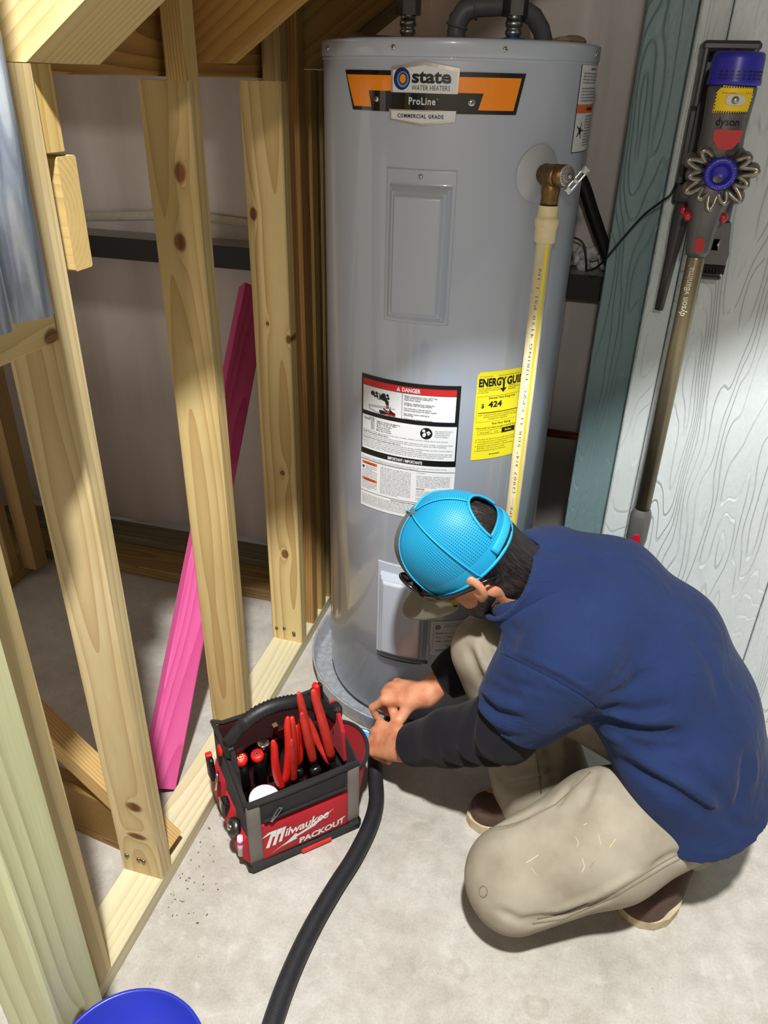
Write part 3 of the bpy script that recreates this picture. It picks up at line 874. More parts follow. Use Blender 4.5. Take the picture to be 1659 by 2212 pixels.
d.rect(0.004, 0.1385, EW - 0.004, 0.1390, K_, 2); d.rect(0.004, 0.0840, EW - 0.004, 0.0843, K_, 2); d.rect(0.004, 0.0840, 0.0044, 0.1390, K_, 2)
d.text('Estimated Yearly Energy Cost', 0.028, 0.1325, 0.0062, K_, 2, bold=0.015, width=0.062)
d.text('$', 0.013, 0.1150, 0.0120, K_, 2, bold=0.03); d.text('424', 0.028, 0.1150, 0.0172, K_, 2, bold=0.035, width=0.031)
d.rect(0.008, 0.1030, EW - 0.008, 0.1045, K_, 2)
for k, ln in enumerate(('$ 400  THE ESTIMATED ANNUAL ENERGY COST OF THIS', 'MODEL WAS NOT AVAILABLE AT THE TIME THE', 'RANGE WAS PUBLISHED')):
    d.text(ln, 0.008 + 0.012 * (k > 0) + 0.012 * (k > 1), 0.0975 - 0.0046 * k, 0.0040, K_, 2, res=1)
d.text('First Hour Rating', 0.040, 0.0765, 0.0064, K_, 2, bold=0.018); d.text('(How much hot water you get in the first hour of use)', 0.006, 0.0690, 0.0056, K_, 2, width=0.108, bold=0.008)
for (x0, x1) in ((0.010, 0.040), (0.040, 0.065)):
    d.line((x0, 0.0655), (x1, 0.0655), 0.0005, K_, 2); d.line((x0, 0.0565), (x1, 0.0565), 0.0005, K_, 2); d.line((x0, 0.0565), (x0, 0.0655), 0.0005, K_, 2)
d.rect(0.065, 0.0550, 0.098, 0.0665, K_, 2)
d.text('Very small', 0.025, 0.0590, 0.0052, K_, 2, 'C'); d.text('Low', 0.052, 0.0590, 0.0052, K_, 2, 'C'); d.text('Medium', 0.081, 0.0590, 0.0052, Y_, 3, 'C', bold=0.02)
for k, ln in enumerate(('This label will depend on your utility rates and use.', 'Cost range based only on standard models fueled by', 'electricity. First hour rating 55-74 gallons.', 'Estimated energy cost based on a national average', 'ELECTRIC cost of 12 cents per kWh.', 'Estimated yearly energy use: 3493 kWh.')):
    d.text(ln, 0.012, 0.0440 - 0.0050 * k, 0.0042, K_, 2, res=1)
    if k in (0, 1, 3, 5): d.disc((0.008, 0.0454 - 0.0050 * k), 0.0010, K_, 2, n=8)
d.text('ftc.gov/energy', 0.040, 0.0090, 0.0044, K_, 2, bold=0.03)
for k in range(3): d.rect(EW - 0.010, 0.163 + 0.006 * k, EW - 0.006, 0.167 + 0.006 * k, K_, 2)
d.build('energy_label', LM, heater)

# --- white instruction label round the right side
d = Decal(on_heater(66.0, 1.329), lift=0.00025, step=0.010)
SW, SH = 28 * ARC, 0.140
d.rect(0, 0, SW, SH, K_, 1); d.rect(0.0015, 0.0015, SW - 0.0015, SH - 0.0015, W_, 2)
d.rect(0.0015, 0.064, SW - 0.0015, 0.078, DO_, 3); d.text('WARNING', SW * 0.5, 0.0675, 0.0085, K_, 4, 'C', bold=0.03)
d.text('INSTRUCTIONS', SW * 0.5, 0.1310, 0.0055, K_, 4, 'C', bold=0.03)
def spara(x0, y0, w, n):
    for k in range(n):
        ln = ''
        while len(ln) < w / 0.0022: ln += rng.choice(words) + ' '
        d.text(ln, x0, y0 - 0.0048 * k, 0.0044, K_, 4, res=1, bold=0.01, width=w * (1.0 if k < n - 1 else 0.7))
spara(0.010, 0.1250, SW - 0.02, 4); spara(0.010, 0.1020, SW - 0.02, 5); spara(0.045, 0.0580, SW - 0.05, 11)
d.disc((0.024, 0.036), 0.006, K_, 4, n=12)
for k in range(5): d.line((0.024, 0.036), (0.024 + 0.016 * cos(1.3 * k), 0.036 + 0.014 * sin(1.3 * k)), 0.0025, K_, 4)
d.build('side_label', LM, heater)

# --- rating plate and small yellow sticker low on the right
d = Decal(on_heater(14.6, 0.242), lift=0.00025, step=0.010)
RW, RH = 27 * ARC, 0.098
d.rect(0, 0, RW, RH, W_, 1)
for q in ((0.004, 0.006, RW - 0.004, 0.0066), (0.004, RH - 0.007, RW - 0.004, RH - 0.0064), (0.004, 0.006, 0.0046, RH - 0.0064), (RW - 0.0046, 0.006, RW - 0.004, RH - 0.0064)): d.rect(*q, K_, 2)
d.disc((0.014, 0.081), 0.0065, K_, 2, r0=0.0048, n=20); d.text('SP', 0.014, 0.0782, 0.0078, K_, 3, 'C', bold=0.03)
d.disc((0.080, 0.0825), 0.0068, K_, 2, r0=0.0055, n=20); d.text('UL', 0.080, 0.0800, 0.0065, K_, 3, 'C', bold=0.01)
d.text('ELECTRIC STORAGE', 0.048, 0.0850, 0.0042, K_, 2, 'C', res=1); d.text('TANK WATER HEATER', 0.048, 0.0800, 0.0042, K_, 2, 'C', res=1)
for k, ln in enumerate(('MODEL NO.   |  SERIAL NUMBER', '240 |  1  |  4500  |  4500  |  4500', '208 |  3380 | 3380 |  3380')):
    d.text(ln, 0.010, 0.062 - 0.012 * k, 0.0046, K_, 2, res=1, bold=0.02, width=0.082)
d.text('State Water Heaters', 0.052, 0.0260, 0.0040, K_, 2, 'C', res=1); d.text('Ashland City, TN', 0.052, 0.0215, 0.0040, K_, 2, 'C', res=1, bold=0.02)
for k in range(22): d.rect(0.010 + 0.0015 * k, 0.0100, 0.010 + 0.0015 * k + 0.0004 + 0.0005 * ((k * 7) % 3 > 0), 0.0150, K_, 2)
d.text('C2006', 0.062, 0.0110, 0.0044, K_, 2, res=1, bold=0.02)
d.build('rating_plate', LM, heater)
d = Decal(on_heater(14.6, 0.372), lift=0.00025, step=0.010)
d.rect(0, 0, 0.060, 0.050, W_, 1); d.rect(0.003, 0.014, 0.057, 0.047, Y_, 2); d.rect(0.003, 0.008, 0.057, 0.0135, G_, 2); d.text('HIGH VOLTAGE', 0.030, 0.034, 0.006, K_, 3, 'C'); d.text('Made in USA', 0.004, 0.003, 0.0042, K_, 2, bold=0.02)
d.build('warning_sticker', LM, heater)

# --- round cover discs, relief valve, drain valve
def cover_disc(phi, z, r, name):
    def fn(u, v):
        a = 2 * pi * u; q = r * v
        dome = 0.011 * (1 - v ** 2.5) + 0.0015
        x, y = q * cos(a), q * sin(a)
        b = radians(phi) + x / HR
        return ((HR + dome) * sin(b), -(HR + dome) * cos(b), z + y - HZ)
    return MB().grid(fn, 40, 6, wrap=True).build(name, mat('disc_grey', (176, 180, 186), 0.3, coat=0.4), heater)
cover_disc(47.0, 1.299, 0.0475, 'cover_disc')
cover_disc(-1.0, 0.102, 0.043, 'cover_disc')
PHV = radians(47.0)
nv = Vector((sin(PHV), -cos(PHV), 0))
sv = Vector((cos(PHV), sin(PHV), 0))
vbase = Vector((HX, HY, 0)) + nv * HR
def vloc(n_, s_, z): return vbase + nv * n_ + sv * s_ + Vector((0, 0, z))
VZ = 1.300
mb = MB()
Mw = frame(vloc(0.0, 0, VZ), nv)
mb.lathe([(0.0, 0.0), (0.0155, 0.0), (0.0155, 0.016), (0.0180, 0.018), (0.0180, 0.042), (0.0195, 0.045), (0.0195, 0.052), (0.0, 0.052)], 20, M=Mw)
mb.lathe([(0.0, 0.0), (0.0165, 0.0), (0.0165, 0.026), (0.0150, 0.036), (0.0150, 0.052), (0.0, 0.052)], 20, M=frame(vloc(0.036, 0, VZ), (0, 0, -1)))
mb.tube([vloc(0.040, 0, VZ), vloc(0.066, 0.004, VZ + 0.002)], [0.0190, 0.0180], 20)
rv = mb.build('relief_valve', brass, heater, Matrix())
Md = frame(vloc(0.067, 0.004, VZ + 0.002), nv, (0, 0, 1))
dm = MB().lathe([(0.0, 0.002), (0.0165, 0.002), (0.0175, 0.0)], 24)
dm.build('dial', mat('dial_silver', (176, 172, 166), 0.4, 0.5, noise=0.2, nscale=300), rv, Md)
dd = Decal(lambda x, y, l: (x, y, 0.0022 + l), lift=0.0003, curved=False)
for k in range(18):
    a = 2 * pi * k / 18
    dd.line((0.0100 * cos(a), 0.0100 * sin(a)), (0.0145 * cos(a), 0.0145 * sin(a)), 0.0014, 0, 1)
dd.disc((0, 0), 0.0066, 0, 1, r0=0.0057)
dd.build('dial_print', [mat('dial_ink', (96, 70, 66), 0.5)], rv, Md)
# test lever: plate with two slots
lev = MB()
Ml = frame(vloc(0.076, 0.018, VZ - 0.006), sv * 0.55 + nv * 0.30 + Vector((0, 0, 0.80)), nv)
lev.box((0, 0, -0.018), (0.014, 0.0026, 0.008)).box((0, 0, 0.0), (0.014, 0.0026, 0.005)).box((0, 0, 0.022), (0.014, 0.0026, 0.010))
for sx in (-0.0054, 0.0054): lev.box((sx, 0, 0.001), (0.0032, 0.0026, 0.048), ch=0.0006)
lev.build('lever', chrome, rv, Ml)
MB().ball(tuple(vloc(0.072, 0.006, VZ + 0.002)), 0.0050, 10).build('lever_pin', zinc, rv, Matrix())
mb = MB()
Mv = Vector((HX - 0.005, HY - HR, 0.100))
mb.lathe([(0.0, 0), (0.011, 0), (0.011, 0.040), (0.0145, 0.042), (0.0145, 0.056), (0.010, 0.058), (0.010, 0.066), (0.0, 0.066)], 16, M=frame(Mv, (-0.05, -1, -0.25)))
dv = mb.build('drain_valve', brass, heater, Matrix())
MB().lathe([(0.0, 0.0), (0.0150, 0.0), (0.0165, 0.004), (0.0165, 0.022), (0.013, 0.026), (0.013, 0.034), (0.0, 0.034)], 12, smooth=False).build('hose_coupling', blackp, dv, frame(Mv + Vector((-0.003, -0.064, -0.016)), (-0.05, -1, -0.25)))

# --- fittings on top
red_m = mat('red_ring', (150, 22, 30), 0.45)
blue_m = mat('blue_ring', (24, 104, 190), 0.45)
def top_point(phi, r, z):
    return Vector((HX, HY, 0)) + Vector(hp(phi, r, z + HZ))
def nipple(pos, ring_m, ringr):
    mb = MB().lathe([(0.0125, -0.003), (0.0125, 0.018), (0.0150, 0.020), (0.0150, 0.026), (0.0132, 0.027), (0.0132, 0.031), (0.0158, 0.032), (0.0158, 0.040), (0.0142, 0.041), (0.0142, 0.049)], 20)
    o = mb.build('pipe_nipple', zinc, heater, T(pos))
    MB().lathe([(0.013, 0.016), (ringr * 0.70, 0.0135), (ringr, 0.003), (ringr, 0.0)], 24).build('dielectric_ring', ring_m, o, T(pos))
    return o
hot = Vector((HX - 0.102, HY, 1.495)); cold = Vector((HX + 0.098, HY, 1.495))
nipple(hot, red_m, 0.020); nipple(cold, blue_m, 0.034)
for pos, lab in ((hot, 'dark hexagonal union nut on the red-ringed hot outlet of the water heater'), (cold, 'dark hexagonal union nut on the blue-ringed cold inlet of the water heater')):
    hexp = [(0.0235 * cos(pi / 3 * k + 0.3), 0.0235 * sin(pi / 3 * k + 0.3)) for k in range(6)]
    mb = MB().prism(hexp, 0.0, 0.030)
    mb.lathe([(0.016, 0.030), (0.0245, 0.032), (0.0265, 0.040), (0.0245, 0.052), (0.017, 0.056), (0.016, 0.30), (0.0, 0.30)], 18)
    o = mb.build('union_nut', gunmetal, None, T(pos + Vector((0, 0, 0.049))))
    tag(o, lab, 'pipe fitting', 'union nuts on the water heater')

# conduit elbow in the middle of the lid, and the flat pipe looping behind
con_m = mat('grey_conduit', (86, 88, 90), 0.5, noise=0.12)
p = Vector((HX - 0.006, HY - 0.012, 1.495))
mb = MB()
pts = [p + Vector((0, 0, 0.0)), p + Vector((0, 0, 0.022)), p + Vector((0.003, 0.0, 0.042)), p + Vector((0.014, 0.001, 0.056)), p + Vector((0.032, 0.004, 0.062)), p + Vector((0.075, 0.02, 0.065)), p + Vector((0.11, 0.035, 0.062)), p + Vector((0.135, 0.050, 0.050)), p + Vector((0.150, 0.060, 0.030)), p + Vector((0.156, 0.066, 0.012)), p + Vector((0.157, 0.068, 0.0))]
mb.tube(pts, [0.0175, 0.0175, 0.019, 0.019, 0.017, 0.0165, 0.0165, 0.0165, 0.0165, 0.0165, 0.0165], 14)
con = mb.build('cable_conduit', con_m, None)
tag(con, 'grey curved cable conduit elbow rising from the lid of the water heater', 'conduit')
MB().tube([p + Vector((0, 0, 0.030)), p + Vector((0.001, 0, 0.034))], 0.0215, 14).tube([p + Vector((0.028, 0.003, 0.061)), p + Vector((0.032, 0.004, 0.062))], 0.0215, 14).build('conduit_collar', con_m, con)
# junction cover plate on the lid
jp = MB().box((0, 0, 0.002), (0.11, 0.07, 0.004), ch=0.001).build('junction_cover', mat('cover_brown', (92, 82, 78), 0.5), heater, T(top_point(3, 0.12, 1.4955)) @ RZ(12))
for sx in (-0.045, 0.03):
    MB().lathe([(0.0, 0.006), (0.004, 0.0055), (0.005, 0.0)], 10).build('screw', chrome, jp, T(top_point(3, 0.12, 1.4995) + Vector((sx, -0.01, 0))))
# tan ring of pipe insulation lying round the back of the lid
tan = mat('tan_foam', (150, 132, 108), 0.65, noise=0.12)
pts = [top_point(a, 0.208, 1.5055) for a in np.linspace(66, 296, 40)]
o = MB().tube([tuple(q) for q in pts], [0.019 * min(1.0, 0.35 + 0.16 * min(k, 39 - k)) for k in range(40)], 10, flat=(1.3, 0.55)).build('foam_ring', tan, None)
tag(o, 'tan foam ring lying round the back of the water heater lid', 'insulation')

# --- drain pan
PR = 0.305
pan = MB().lathe([(0.0, 0.002), (PR - 0.010, 0.002), (PR - 0.004, 0.006), (PR, 0.050), (PR + 0.006, 0.054), (PR + 0.007, 0.050), (PR + 0.002, 0.046), (PR - 0.0015, 0.004), (PR - 0.008, 0.0), (0.0, 0.0)], 80).build('drain_pan', galv, None, T((HX, HY, 0.0005)))
tag(pan, 'round galvanised drain pan under the grey water heater', 'drain pan')
# pad that keeps the heater off the pan floor is hidden; the heater rests on it
MB().lathe([(0.0, 0.0), (0.22, 0.0), (0.22, 0.0095), (0.0, 0.0095)], 40).build('support_pad', blackp, pan, T((HX, HY, 0.0025)))

# --- discharge pipe with adapter
cream = mat('cream_plastic', (226, 210, 164), 0.42, noise=0.05)
ax = vloc(0.036, 0, 0)
ptop, pbot = 1.250, 0.085
dp = empty('discharge_pipe', (ax.x, ax.y, pbot))
tag(dp, 'cream plastic discharge pipe running down the side of the water heater', 'pipe')
def pipe_stripe():
    m = bpy.data.materials.new('pipe_cream'); m.use_nodes = True
    nt, b = nodes(m)
    tc = N(nt, 'ShaderNodeTexCoord')
    n = N(nt, 'ShaderNodeTexNoise', {'Vector': tc.outputs['Object'], 'Scale': 20.0, 'Detail': 4.0})
    nt.links.new(ramp_n(nt, n.outputs['Fac'], [(0.3, srgb(222, 206, 160)), (0.7, srgb(236, 224, 184))]), b.inputs['Base Color'])
    b.inputs['Roughness'].default_value = 0.4
    return m
MB().lathe([(0.0, 0.0), (0.0142, 0.0), (0.0142, ptop - pbot), (0.0, ptop - pbot)], 24).build('tube', pipe_stripe(), dp)
MB().lathe([(0.0145, -0.030), (0.0195, -0.028), (0.0195, -0.004), (0.0200, -0.002), (0.0215, 0.0), (0.0215, 0.013), (0.0185, 0.015), (0.0180, 0.020), (0.0175, 0.022), (0.0180, 0.025), (0.0174, 0.027), (0.0178, 0.030), (0.0170, 0.034)], 24).build('adapter', cream, dp, T((ax.x, ax.y, ptop - 0.032)))
# yellow stripe and printed line face the room
def on_pipe(th0):
    def fn(x, y, lift):
        a = th0 + x / 0.0142
        r = 0.0142 + 0.0002 + lift
        return (r * cos(a), r * sin(a), y)
    return fn
dd = Decal(on_pipe(radians(-62)), lift=0.0002, step=0.002)
dd.rect(-0.0028, 0.0, 0.0030, ptop - pbot - 0.03, 0, 1)
dd.build('stripe', [mat('pipe_yellow', (236, 214, 60), 0.4)], dp)
dd = Decal(on_pipe(radians(-84)), lift=0.0002, curved=False)
dd.text('CHARLOTTE PIPE\u2014 (2007 3/4" SDR 11 CPVC TUBING 4120 PSI 1 IN', 0.0, 0.40, 0.0072, 0, 2, rot=pi / 2, bold=-0.006, spacing=1.25, width=0.66)
dd.build('pipe_print', [ink_g], dp)
# ================================================================== PERSON
V = lambda *a: np.array(a, float)
def unit(v): return v / np.linalg.norm(v)
class Field:
    """signed-distance volume: smooth unions of limbs, meshed with surface nets"""
    def __init__(s, lo, hi, h):
        s.lo = np.array(lo, float); s.h = h
        s.n = np.ceil((np.array(hi) - s.lo) / h).astype(int) + 1
        s.F = np.full(s.n, 1.0, np.float32)
        s.ax = [(s.lo[i] + h * np.arange(s.n[i])).astype(np.float32) for i in range(3)]
    def block(s, lo, hi):
        sl = []
        for i in range(3):
            a = max(0, int((lo[i] - s.lo[i]) / s.h)); b = min(s.n[i], int((hi[i] - s.lo[i]) / s.h) + 2)
            if b <= a: return None
            sl.append(slice(a, b))
        X, Y, Z = np.meshgrid(s.ax[0][sl[0]], s.ax[1][sl[1]], s.ax[2][sl[2]], indexing='ij', sparse=True)
        return tuple(sl), X, Y, Z
    def _put(s, sl, d, k, op):
        A = s.F[sl]
        if op == 'cut':
            d = -d
            if k > 0:
                hh = np.clip(0.5 - 0.5 * (d - A) / k, 0, 1); s.F[sl] = d + (A - d) * hh + k * hh * (1 - hh)
            else: s.F[sl] = np.maximum(A, d)
        elif k > 0:
            hh = np.clip(0.5 + 0.5 * (d - A) / k, 0, 1); s.F[sl] = d + (A - d) * hh - k * hh * (1 - hh)
        else: s.F[sl] = np.minimum(A, d)
    def cap(s, a, b, ra, rb, k=0.02, l=None, sq=1.0, op='add'):
        """round cone a-b; sq < 1 widens it along direction l by 1/sq"""
        a, b = np.array(a, float), np.array(b, float)
        m = max(ra, rb) / min(1.0, sq) + k + 3 * s.h + 0.02
        B = s.block(np.minimum(a, b) - m, np.maximum(a, b) + m)
        if B is None: return s
        sl, X, Y, Z = B
        px, py, pz = X - a[0], Y - a[1], Z - a[2]
        ab = b - a
        if l is not None:
            q = (px * l[0] + py * l[1] + pz * l[2]) * (1 - sq)
            px, py, pz = px - q * l[0], py - q * l[1], pz - q * l[2]
            ab = ab - (1 - sq) * (ab @ l) * l
        L2 = max(ab @ ab, 1e-9)
        t = np.clip((px * ab[0] + py * ab[1] + pz * ab[2]) / L2, 0, 1)
        d = np.sqrt((px - t * ab[0]) ** 2 + (py - t * ab[1]) ** 2 + (pz - t * ab[2]) ** 2) - (ra + (rb - ra) * t)
        s._put(sl, d, k, op); return s
    def chain(s, pts, rs, k=0.02, **kw):
        for i in range(len(pts) - 1): s.cap(pts[i], pts[i + 1], rs[i], rs[i + 1], k, **kw)
        return s
    def ell(s, c, axes, r, k=0.02, op='add'):
        """ellipsoid; axes = 3 unit vectors, r = radii along them"""
        c = np.array(c, float); m = max(r) + k + 3 * s.h + 0.01
        B = s.block(c - m, c + m)
        if B is None: return s
        sl, X, Y, Z = B
        px, py, pz = X - c[0], Y - c[1], Z - c[2]
        q = [(px * ax[0] + py * ax[1] + pz * ax[2]) / rr for ax, rr in zip(axes, r)]
        k0 = np.sqrt(q[0] ** 2 + q[1] ** 2 + q[2] ** 2)
        k1 = np.sqrt((q[0] / r[0]) ** 2 + (q[1] / r[1]) ** 2 + (q[2] / r[2]) ** 2) + 1e-6
        s._put(sl, k0 * (k0 - 1.0) / k1, k, op); return s
    def crease(s, pts, w, depth):
        """gaussian groove (depth > 0) or ridge (depth < 0) along a polyline"""
        P = np.array([np.array(p, float) for p in pts])
        B = s.block(P.min(0) - 3 * w, P.max(0) + 3 * w)
        if B is None: return s
        sl, X, Y, Z = B
        best = None; n = len(P) - 1
        for i in range(n):
            a, ab = P[i], P[i + 1] - P[i]
            L2 = max(ab @ ab, 1e-12)
            px, py, pz = X - a[0], Y - a[1], Z - a[2]
            t = np.clip((px * ab[0] + py * ab[1] + pz * ab[2]) / L2, 0, 1)
            d2 = (px - t * ab[0]) ** 2 + (py - t * ab[1]) ** 2 + (pz - t * ab[2]) ** 2
            u = (i + t) / n
            if best is None: best, bu = d2, u + 0 * d2
            else:
                m = d2 < best; best = np.where(m, d2, best); bu = np.where(m, u, bu)
        tap = np.clip(np.minimum(bu, 1 - bu) * 4.0, 0.12, 1.0)
        s.F[sl] += (depth * np.exp(-best / (w * w)) * tap).astype(np.float32)
        return s
    def plane(s, p, n):
        """keep the side the normal points away from"""
        n = unit(np.array(n, float)); p = np.array(p, float)
        X, Y, Z = np.meshgrid(*s.ax, indexing='ij', sparse=True)
        s.F = np.maximum(s.F, ((X - p[0]) * n[0] + (Y - p[1]) * n[1] + (Z - p[2]) * n[2]).astype(np.float32)); return s
    def warp(s, fn):
        X, Y, Z = np.meshgrid(*s.ax, indexing='ij', sparse=True)
        near = np.abs(s.F) < 0.05
        s.F = np.where(near, s.F + fn(X, Y, Z), s.F).astype(np.float32); return s
    def mesh(s, smooth=1):
        F, h = s.F, s.h
        I = F < 0
        act = np.zeros(s.n - 1, bool); al = np.ones(s.n - 1, bool)
        cs = [(i, j, k) for i in (0, 1) for j in (0, 1) for k in (0, 1)]
        for (i, j, k) in cs:
            c = I[i:s.n[0] - 1 + i, j:s.n[1] - 1 + j, k:s.n[2] - 1 + k]
            act |= c; al &= c
        act &= ~al
        idx = np.argwhere(act)
        vid = np.full(s.n - 1, -1, np.int64); vid[act] = np.arange(len(idx))
        cv = np.stack([F[idx[:, 0] + i, idx[:, 1] + j, idx[:, 2] + k] for (i, j, k) in cs], 1)
        P = np.zeros((len(idx), 3)); cnt = np.zeros(len(idx))
        co = np.array(cs, float)
        for a in range(8):
            for b in range(a + 1, 8):
                if np.abs(co[a] - co[b]).sum() == 1:
                    m = (cv[:, a] < 0) != (cv[:, b] < 0)
                    t = cv[m, a] / (cv[m, a] - cv[m, b])
                    P[m] += co[a] + (co[b] - co[a]) * t[:, None]; cnt[m] += 1
        P = (idx + P / cnt[:, None]) * h + s.lo
        quads = []
        for ax in range(3):
            sa = [slice(1, s.n[i] - 1) for i in range(3)]; sb = list(sa)
            sa[ax] = slice(0, s.n[ax] - 1); sb[ax] = slice(1, s.n[ax])
            A, B = I[tuple(sa)], I[tuple(sb)]
            e = np.argwhere(A != B); fl = A[A != B]
            off = [1, 1, 1]; off[ax] = 0
            e = e + np.array(off)
            u, v = [q for q in range(3) if q != ax]
            def cell(du, dv):
                c = e.copy(); c[:, u] -= du; c[:, v] -= dv
                return vid[c[:, 0], c[:, 1], c[:, 2]]
            q = np.stack([cell(1, 1), cell(0, 1), cell(0, 0), cell(1, 0)], 1)
            if ax == 1: fl = ~fl
            q[~fl] = q[~fl][:, ::-1]
            quads.append(q)
        Q = np.concatenate(quads); Q = Q[(Q >= 0).all(1)]
        for _ in range(smooth):
            S = np.zeros_like(P); c = np.zeros(len(P))
            for a, b in ((0, 1), (1, 2), (2, 3), (3, 0)):
                np.add.at(S, Q[:, a], P[Q[:, b]]); np.add.at(c, Q[:, a], 1)
                np.add.at(S, Q[:, b], P[Q[:, a]]); np.add.at(c, Q[:, b], 1)
            P = 0.5 * P + 0.5 * S / c[:, None]
        return P, Q
    def build(s, name, m, parent=None, smooth=1, inv=None):
        P, Q = s.mesh(smooth)
        if inv is not None:
            A = np.array(inv); P = P @ A[:3, :3].T + A[:3, 3]
        me = bpy.data.meshes.new(name)
        me.vertices.add(len(P)); me.vertices.foreach_set('co', P.astype(np.float32).ravel())
        me.loops.add(Q.size); me.loops.foreach_set('vertex_index', Q.astype(np.int32).ravel())
        me.polygons.add(len(Q)); me.polygons.foreach_set('loop_start', np.arange(0, Q.size, 4, dtype=np.int32))
        me.polygons.foreach_set('use_smooth', np.ones(len(Q), bool))
        me.materials.append(m)
        me.update(calc_edges=True); me.validate()
        M = Matrix(np.linalg.inv(np.array(inv)).tolist()) if inv is not None else Matrix()
        return link(name, me, parent, M)

from mathutils.bvhtree import BVHTree
def view_ray(px_, py_):
    d_ = CR @ Vector((px_ - 829.5, -(py_ - 1106.0), -1661.0))
    return Vector((0, 0, 1.44)), d_.normalized()
def bvh_of(P, Q): return BVHTree.FromPolygons(P.tolist(), Q.tolist())
def surf(bvh, pts, n=6):
    """3D path on a surface under a drawn line (spline through sight-line hits, snapped to the surface)"""
    out = []
    for a, b_ in zip(pts[:-1], pts[1:]):
        for k in range(n):
            t = k / n
            out.append((a[0] + (b_[0] - a[0]) * t, a[1] + (b_[1] - a[1]) * t))
    out.append(pts[-1])
    hits = []
    for p in out:
        o_, d_ = view_ray(*p)
        h = bvh.ray_cast(o_, d_)
        if h[0] is not None and (not hits or (h[0] - hits[-1][0]).length < 0.08): hits.append((h[0], h[1]))
    return hits
def folds(F, lst):
    P, Q = F.mesh(2); bv = bvh_of(P, Q)
    for pts, w_, d_ in lst:
        h = surf(bv, pts, 4)
        if len(h) > 2: F.crease([np.array(q[0]) for q in h], w_, d_ * 1.8)
def stitch(name, obj, pts, r, m, lift=0.0004, flat=(1.6, 0.6), parent=None, n=6):
    me = obj.data
    P = np.zeros(len(me.vertices) * 3, np.float32); me.vertices.foreach_get('co', P); P = P.reshape(-1, 3)
    if obj.name not in _BV: _BV[obj.name] = BVHTree.FromPolygons(P.tolist(), [tuple(p.vertices) for p in me.polygons])
    h = surf(_BV[obj.name], pts, n)
    if len(h) < 3: return None
    path = [q[0] + (q[1] if q[1].dot(-view_ray(829, 1106)[1]) > -0.5 else -q[1]) * lift for q in h]
    return MB().tube(path, r, 6, flat=None).build(name, m, parent or obj)
_BV = {}
# ---- joints (metres, room frame)
C7 = V(-0.038, 1.279, 0.656); PEL = V(0.345, 1.195, 0.300)
LSH = V(0.040, 1.118, 0.560); RSH = V(-0.048, 1.398, 0.545)
LEL = V(-0.050, 1.112, 0.360); LWR = V(-0.264, 1.192, 0.160)
REL = V(-0.128, 1.385, 0.305); RWR = V(-0.246, 1.312, 0.212)
LHIP = V(0.360, 1.160, 0.262); RHIP = V(0.290, 1.270, 0.280)
LKN = V(0.010, 0.950, 0.145); LANK = V(0.325, 1.165, 0.095)
RKN = V(-0.095, 1.262, 0.425); RANK = V(0.046, 1.238, 0.095)
SP = unit(PEL - C7)
LAT = V(-0.20, -0.965, -0.08); LAT = unit(LAT - (LAT @ SP) * SP)
BK = unit(np.cross(LAT, SP)); BK = BK if BK[2] > 0 else -BK
# head frame
NB = V(-0.040, 1.240, 0.592)
HP = V(-0.170, 1.222, 0.668)
HL = unit(V(0.086, -0.971, -0.225)); HF = V(-0.648, 0.117, -0.752); HF = unit(HF - (HF @ HL) * HL); HU = np.cross(HL, HF)
HU = HU if HU[2] > 0 else -HU
def hd(l, f_, u): return HP + HL * l + HF * f_ + HU * u
HM = Matrix(np.column_stack([HL, HF, HU]).tolist()).to_4x4(); HM.translation = Vector(HP)

NT_ = hd(0, -0.035, -0.070)
nd = unit(NT_ - NB)
def skin_mat():
    m = bpy.data.materials.new('skin'); m.use_nodes = True
    nt, b = nodes(m)
    tc = N(nt, 'ShaderNodeTexCoord')
    n = N(nt, 'ShaderNodeTexNoise', {'Vector': tc.outputs['Object'], 'Scale': 28.0, 'Detail': 5.0})
    n2 = N(nt, 'ShaderNodeTexNoise', {'Vector': tc.outputs['Object'], 'Scale': 260.0, 'Detail': 3.0})
    c = ramp_n(nt, n.outputs['Fac'], [(0.3, srgb(182, 112, 80)), (0.55, srgb(206, 142, 106)), (0.75, srgb(214, 154, 122))])
    nt.links.new(c, b.inputs['Base Color'])
    b.inputs['Roughness'].default_value = 0.48
    b.inputs['Subsurface Weight'].default_value = 0.12
    b.inputs['Subsurface Radius'].default_value = (0.01, 0.004, 0.002)
    b.inputs['Subsurface Scale'].default_value = 0.4
    bp = N(nt, 'ShaderNodeBump', {'Height': n2.outputs['Fac'], 'Strength': 0.25, 'Distance': 0.0015})
    nt.links.new(bp.outputs[0], b.inputs['Normal'])
    return m
